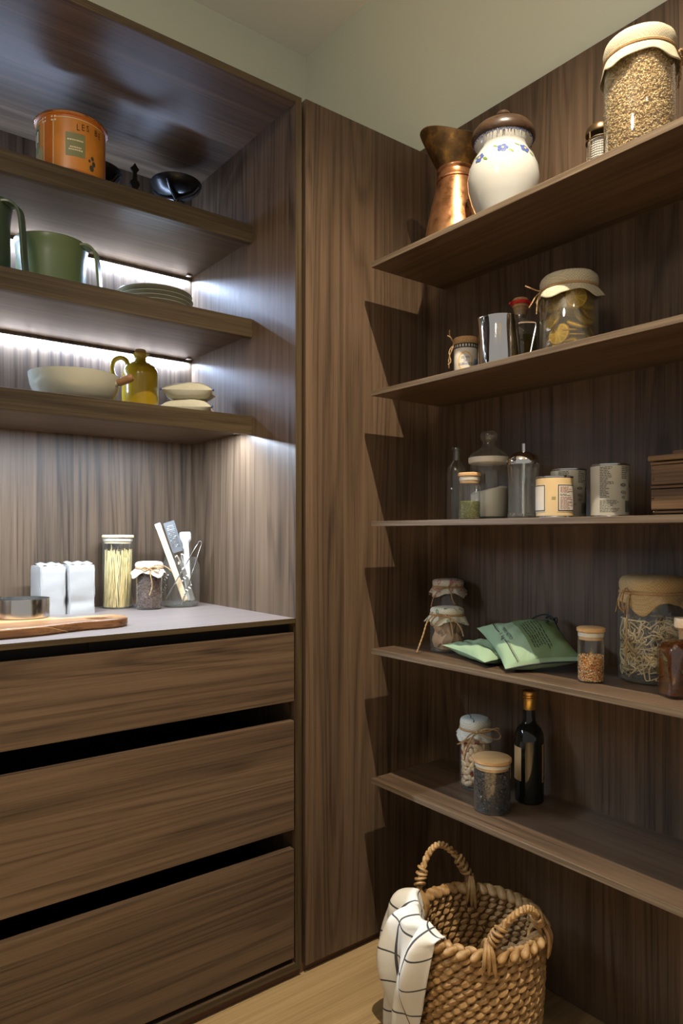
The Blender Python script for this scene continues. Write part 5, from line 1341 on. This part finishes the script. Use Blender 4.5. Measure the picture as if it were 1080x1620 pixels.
# spaghetti jar
sx_, sy_ = 0.750, 2.036
t = item('spaghetti_jar', 'tall glass jar of spaghetti with a pale wooden lid', 'jar', sx_, sy_, ZC)
glass_body(t, 0.0425, 0.204, rb=0.004); foot(t, 0.041, 0.003); bamboo_lid(t, 0.0445, 0.204, 0.009, 'pale_wood')
rg = random.Random(51); b = MB()
for k in range(330):
    a = rg.uniform(0, 6.28); q = 0.038*sqrt(rg.random())*1.0 if k % 3 else 0.0375
    a2 = a+rg.uniform(-0.5, 0.5); q2 = min(0.0385, q+rg.uniform(-0.012, 0.012)); hh = rg.uniform(0.145, 0.172)+(0.02 if k % 37 == 0 else 0)
    tw_ = 0.010
    b.tube([(q*cos(a)*0.97-tw_*0.3, q*sin(a)*0.97, 0.004), (q2*cos(a2)*0.97+tw_*0.2, q2*sin(a2)*0.97, hh)], 0.00105, 5)
ob = b.build('spaghetti', 'spaghetti', None); ob.location = (sx_, sy_, ZC); ob.rotation_euler = (0, 0, -YAW)
tag(ob, 'pale yellow spaghetti strands standing in the tall jar', 'spaghetti', None, 'stuff')
# lentil jar
ex, ey = 0.808, 1.945
t = item('lentil_jar', 'small jar of brown lentils with pale burlap cap on the worktop', 'jar', ex, ey, ZC)
glass_body(t, 0.0365, 0.120, neck=(0.034, 0.104, 0.008)); foot(t, 0.035)
cloth_top(t, 0.0365, 0.116, 0.136, 'burlap_pale', flare=0.016, drop=0.022, ph=RAD(-135), sq=0.7, seed=11)
twine(t, 0.0372, 0.118, RAD(-75), [[(0, 0, 0), (0.014, 0.006, 0.004), (0.028, 0.004, -0.004), (0.024, 0.006, -0.010), (0.008, 0.006, -0.004), (0, 0, 0)], [(0, 0, 0), (-0.012, 0.005, 0.004), (-0.022, 0.004, -0.002), (-0.012, 0.006, -0.006), (0, 0, 0)],
      [(0, 0, 0), (0.022, 0.004, 0.010), (0.046, 0.004, 0.004), (0.062, 0.006, -0.008)], [(0, 0, 0), (0.004, 0.006, -0.02), (0.008, 0.004, -0.05), (0.001, 0.003, -0.076)]], 0.0018)
fill('brown_lentils', 'dark brown lentils in the small burlap-capped jar', 'lentils', ex, ey, ZC, 0.0340, 0.006, 0.098, 'lentil', (0.0021, 0.0021, 0.0013), 3000, 'lentil', 17, 5, 3)
# utensil glass
ux, uy = 0.915, 1.965
t = item('utensil_jar', 'wide clear glass jar with etched white leaves holding kitchen tools', 'jar', ux, uy, ZC)
MB().lathe([(0.0001, 0), (0.047, 0), (0.050, 0.004), (0.055, 0.012), (0.0555, 0.018), (0.0555, 0.118), (0.052, 0.130), (0.0475, 0.138), (0.0478, 0.146), (0.0455, 0.146)], 56).build('glass_body', 'glass', t)
MB().lathe([(0.0001, 0.001), (0.046, 0.001), (0.051, 0.006), (0.050, 0.013), (0.0001, 0.011)], 48).build('glass_foot', 'glass_grey', t)
b = MB()
for a0, z0 in ((-62, 0.090), (-55, 0.055), (-128, 0.085), (-135, 0.055)):
    for k in range(6):
        x = (k-2.5)*0.004; e = [(x+0.0028*cos(2*pi*j/8)*0.8, (x*0.8)+(0.003 if k % 2 else -0.003)+0.0020*sin(2*pi*j/8)) for j in range(8)]
        b.add(wrap(e, 0.0560, RAD(a0), z0), [tuple(range(8))])
b.build('etched_leaf', 'white', t)
UR = Matrix.Rotation(-YAW, 3, 'Z')
def at_jar(p): return UR@Vector(p)+Vector((ux, uy, ZC))
def tool(name, lab, cat, foot_, head_, roll=0.0):
    """a thing whose local z runs from foot to head, local -y faces the viewer"""
    a, c = at_jar(foot_), at_jar(head_); z = (c-a).normalized()
    vy = Vector((sin(YAW), cos(YAW), 0)); x = vy.cross(z).normalized(); y = z.cross(x)
    o = thing(name, lab, cat, a); m_ = Matrix((x, y, z)).transposed()@Matrix.Rotation(roll, 3, 'Z'); o.rotation_euler = m_.to_euler()
    return o, (c-a).length
o, L = tool('wooden_spatula', 'flat pale wooden stick leaning in the utensil glass', 'spatula', (0.016, -0.008, 0.016), (-0.070, 0.002, 0.245), 0.1)
b = MB(); b.box(-0.0085, 0.0085, -0.0035, 0.0035, 0, L); b.build('stick', 'pale_wood', o, smooth=False, bevel=0.0025)
bb_ = MB(); bb_.box(-0.0088, 0.0088, -0.0038, 0.0038, L-0.014, L+0.002); bb_.build('painted_tip', 'white', o, smooth=False, bevel=0.002)
o, L = tool('grater', 'fine steel grater with slotted plate leaning in the utensil glass', 'grater', (0.036, 0.010, 0.016), (-0.040, 0.014, 0.252), 0.1)
b = MB(); pw, ph_ = 0.0165, 0.095; z0 = L-ph_
g = MB()
xs = [-pw, -0.0115, 0.0115, pw]
nr = 13
b.box(-pw, -0.0115, -0.001, 0.001, z0, L); b.box(0.0115, pw, -0.001, 0.001, z0, L); b.box(-0.0115, 0.0115, -0.001, 0.001, L-0.012, L); b.box(-0.0115, 0.0115, -0.001, 0.001, z0, z0+0.012)
for k in range(nr):
    zz = z0+0.012+(ph_-0.024)*k/nr; b.box(-0.0115, 0.0115, -0.001, 0.001, zz, zz+(ph_-0.024)/nr*0.52)
b.build('plate', plain('grater_steel', (0.30, 0.31, 0.32), 0.35, 0.9), o, smooth=False)
tt = MB()
for k in range(nr):
    zz = z0+0.012+(ph_-0.024)*(k+0.6)/nr
    for j in range(5): tt.blob((-0.009+0.0045*j, -0.0014, zz), (0.0016, 0.0012, 0.0012), None, 6, 4)
tt.build('teeth', 'steel', o)
fr = MB(); fr.tube(smooth_path([(-pw, 0, z0+0.005), (-pw*0.8, 0, z0-0.012), (-0.004, 0, z0-0.022), (-0.003, 0, 0.0)], 6), 0.0022, 8); fr.tube(smooth_path([(pw, 0, z0+0.005), (pw*0.8, 0, z0-0.012), (0.004, 0, z0-0.022), (0.003, 0, 0.0)], 6), 0.0022, 8)
fr.box(-0.006, 0.006, -0.004, 0.004, 0, z0-0.035); fr.build('handle', 'steel', o)
o, L = tool('pestle', 'white pestle with a rounded head standing in the utensil glass', 'pestle', (0.018, 0.025, 0.014), (0.005, 0.0335, 0.222), 0)
MB().lathe([(0.0001, 0), (0.008, 0.001), (0.0095, 0.01), (0.0095, L-0.045), (0.011, L-0.034), (0.0165, L-0.026), (0.0175, L-0.020), (0.0175, L-0.006), (0.015, L-0.001), (0.0001, L)], 32).build('body', 'white', o)
o, L = tool('kitchen_tongs', 'steel kitchen tongs leaning out to the right of the utensil glass', 'tongs', (-0.012, -0.040, 0.015), (0.056, 0.008, 0.188), 0.0)
for sgn in (-1, 1):
    f = MB()
    def arm(u, v, sgn=sgn):
        z = L*u; wd = 0.0085-0.003*u; gap = sgn*(0.003+0.020*(1-u)**0.8+0.000)
        return (gap*(1 if sgn > 0 else 1.0)+ (0.001*sgn), -wd+2*wd*v, z)
    f.grid(arm, 24, 4); q = f.build('arm', 'steel', o); s = q.modifiers.new('thickness', 'SOLIDIFY'); s.thickness = 0.0014
    te = MB()
    for k in range(7): te.box(sgn*0.0235-0.0015, sgn*0.0235+0.0015, -0.008+0.0, 0.008, 0.002+k*0.0055, 0.0045+k*0.0055)
    te.v = [(x-sgn*0.0028*(z/0.04), y, z) for x, y, z in te.v]
    te.build('grip_teeth', 'steel', o, smooth=False)
f = MB(); f.grid(lambda u, v: (0.0045*cos(pi*u), -0.0055+0.011*v, L+0.0045*sin(pi*u)), 10, 3); q = f.build('spring_bow', 'steel', o); s = q.modifiers.new('thickness', 'SOLIDIFY'); s.thickness = 0.0014
# cutting board
t = thing('cutting_board', 'dark wooden paddle board with a looped handle near the worktop edge', 'cutting board', (0.40, 1.70, ZC))
M['acacia'] = wood('acacia_board', 'x', (0.085, 0.032, 0.012), (0.24, 0.115, 0.045), (0.46, 0.27, 0.11), seed=5.5, plank=0.055, contour=0.5, pl=2.2, rough=0.35)
ol = [(0.15, 1.62), (0.25, 1.575), (0.36, 1.570), (0.42, 1.577), (0.47, 1.592), (0.52, 1.604), (0.575, 1.602), (0.612, 1.620), (0.622, 1.652), (0.608, 1.688), (0.57, 1.700), (0.52, 1.694), (0.492, 1.700), (0.473, 1.74), (0.468, 1.80), (0.435, 1.855), (0.35, 1.88), (0.22, 1.88), (0.15, 1.84)]
hole = [(0.525, 1.648), (0.545, 1.626), (0.582, 1.625), (0.600, 1.650), (0.586, 1.677), (0.550, 1.676)]
lo = t.location
curve_board('board', [[(x-lo.x, y-lo.y) for x, y in closed_smooth(ol)], [(x-lo.x, y-lo.y) for x, y in closed_smooth(hole)]], 0.021, 0.005, 'acacia', t, 0.0)
def ring_tin(lab, x, y, z, r, h):
    o = MB().lathe([(r, 0), (r+0.0012, 0.001), (r+0.0012, h-0.001), (r+0.0008, h), (r, h-0.0005), (r-0.0002, 0.002)], 72).build('cake_ring', 'steel', None)
    o.location = (x, y, z); return tag(o, lab, 'cake ring')
ring_tin('polished steel cake ring standing on the wooden board', 0.4255, 1.762, ZC+0.0215, 0.0555, 0.044)
ring_tin('steel cake ring behind, cut by the left picture edge', 0.372, 1.945, ZC+0.0005, 0.045, 0.055)
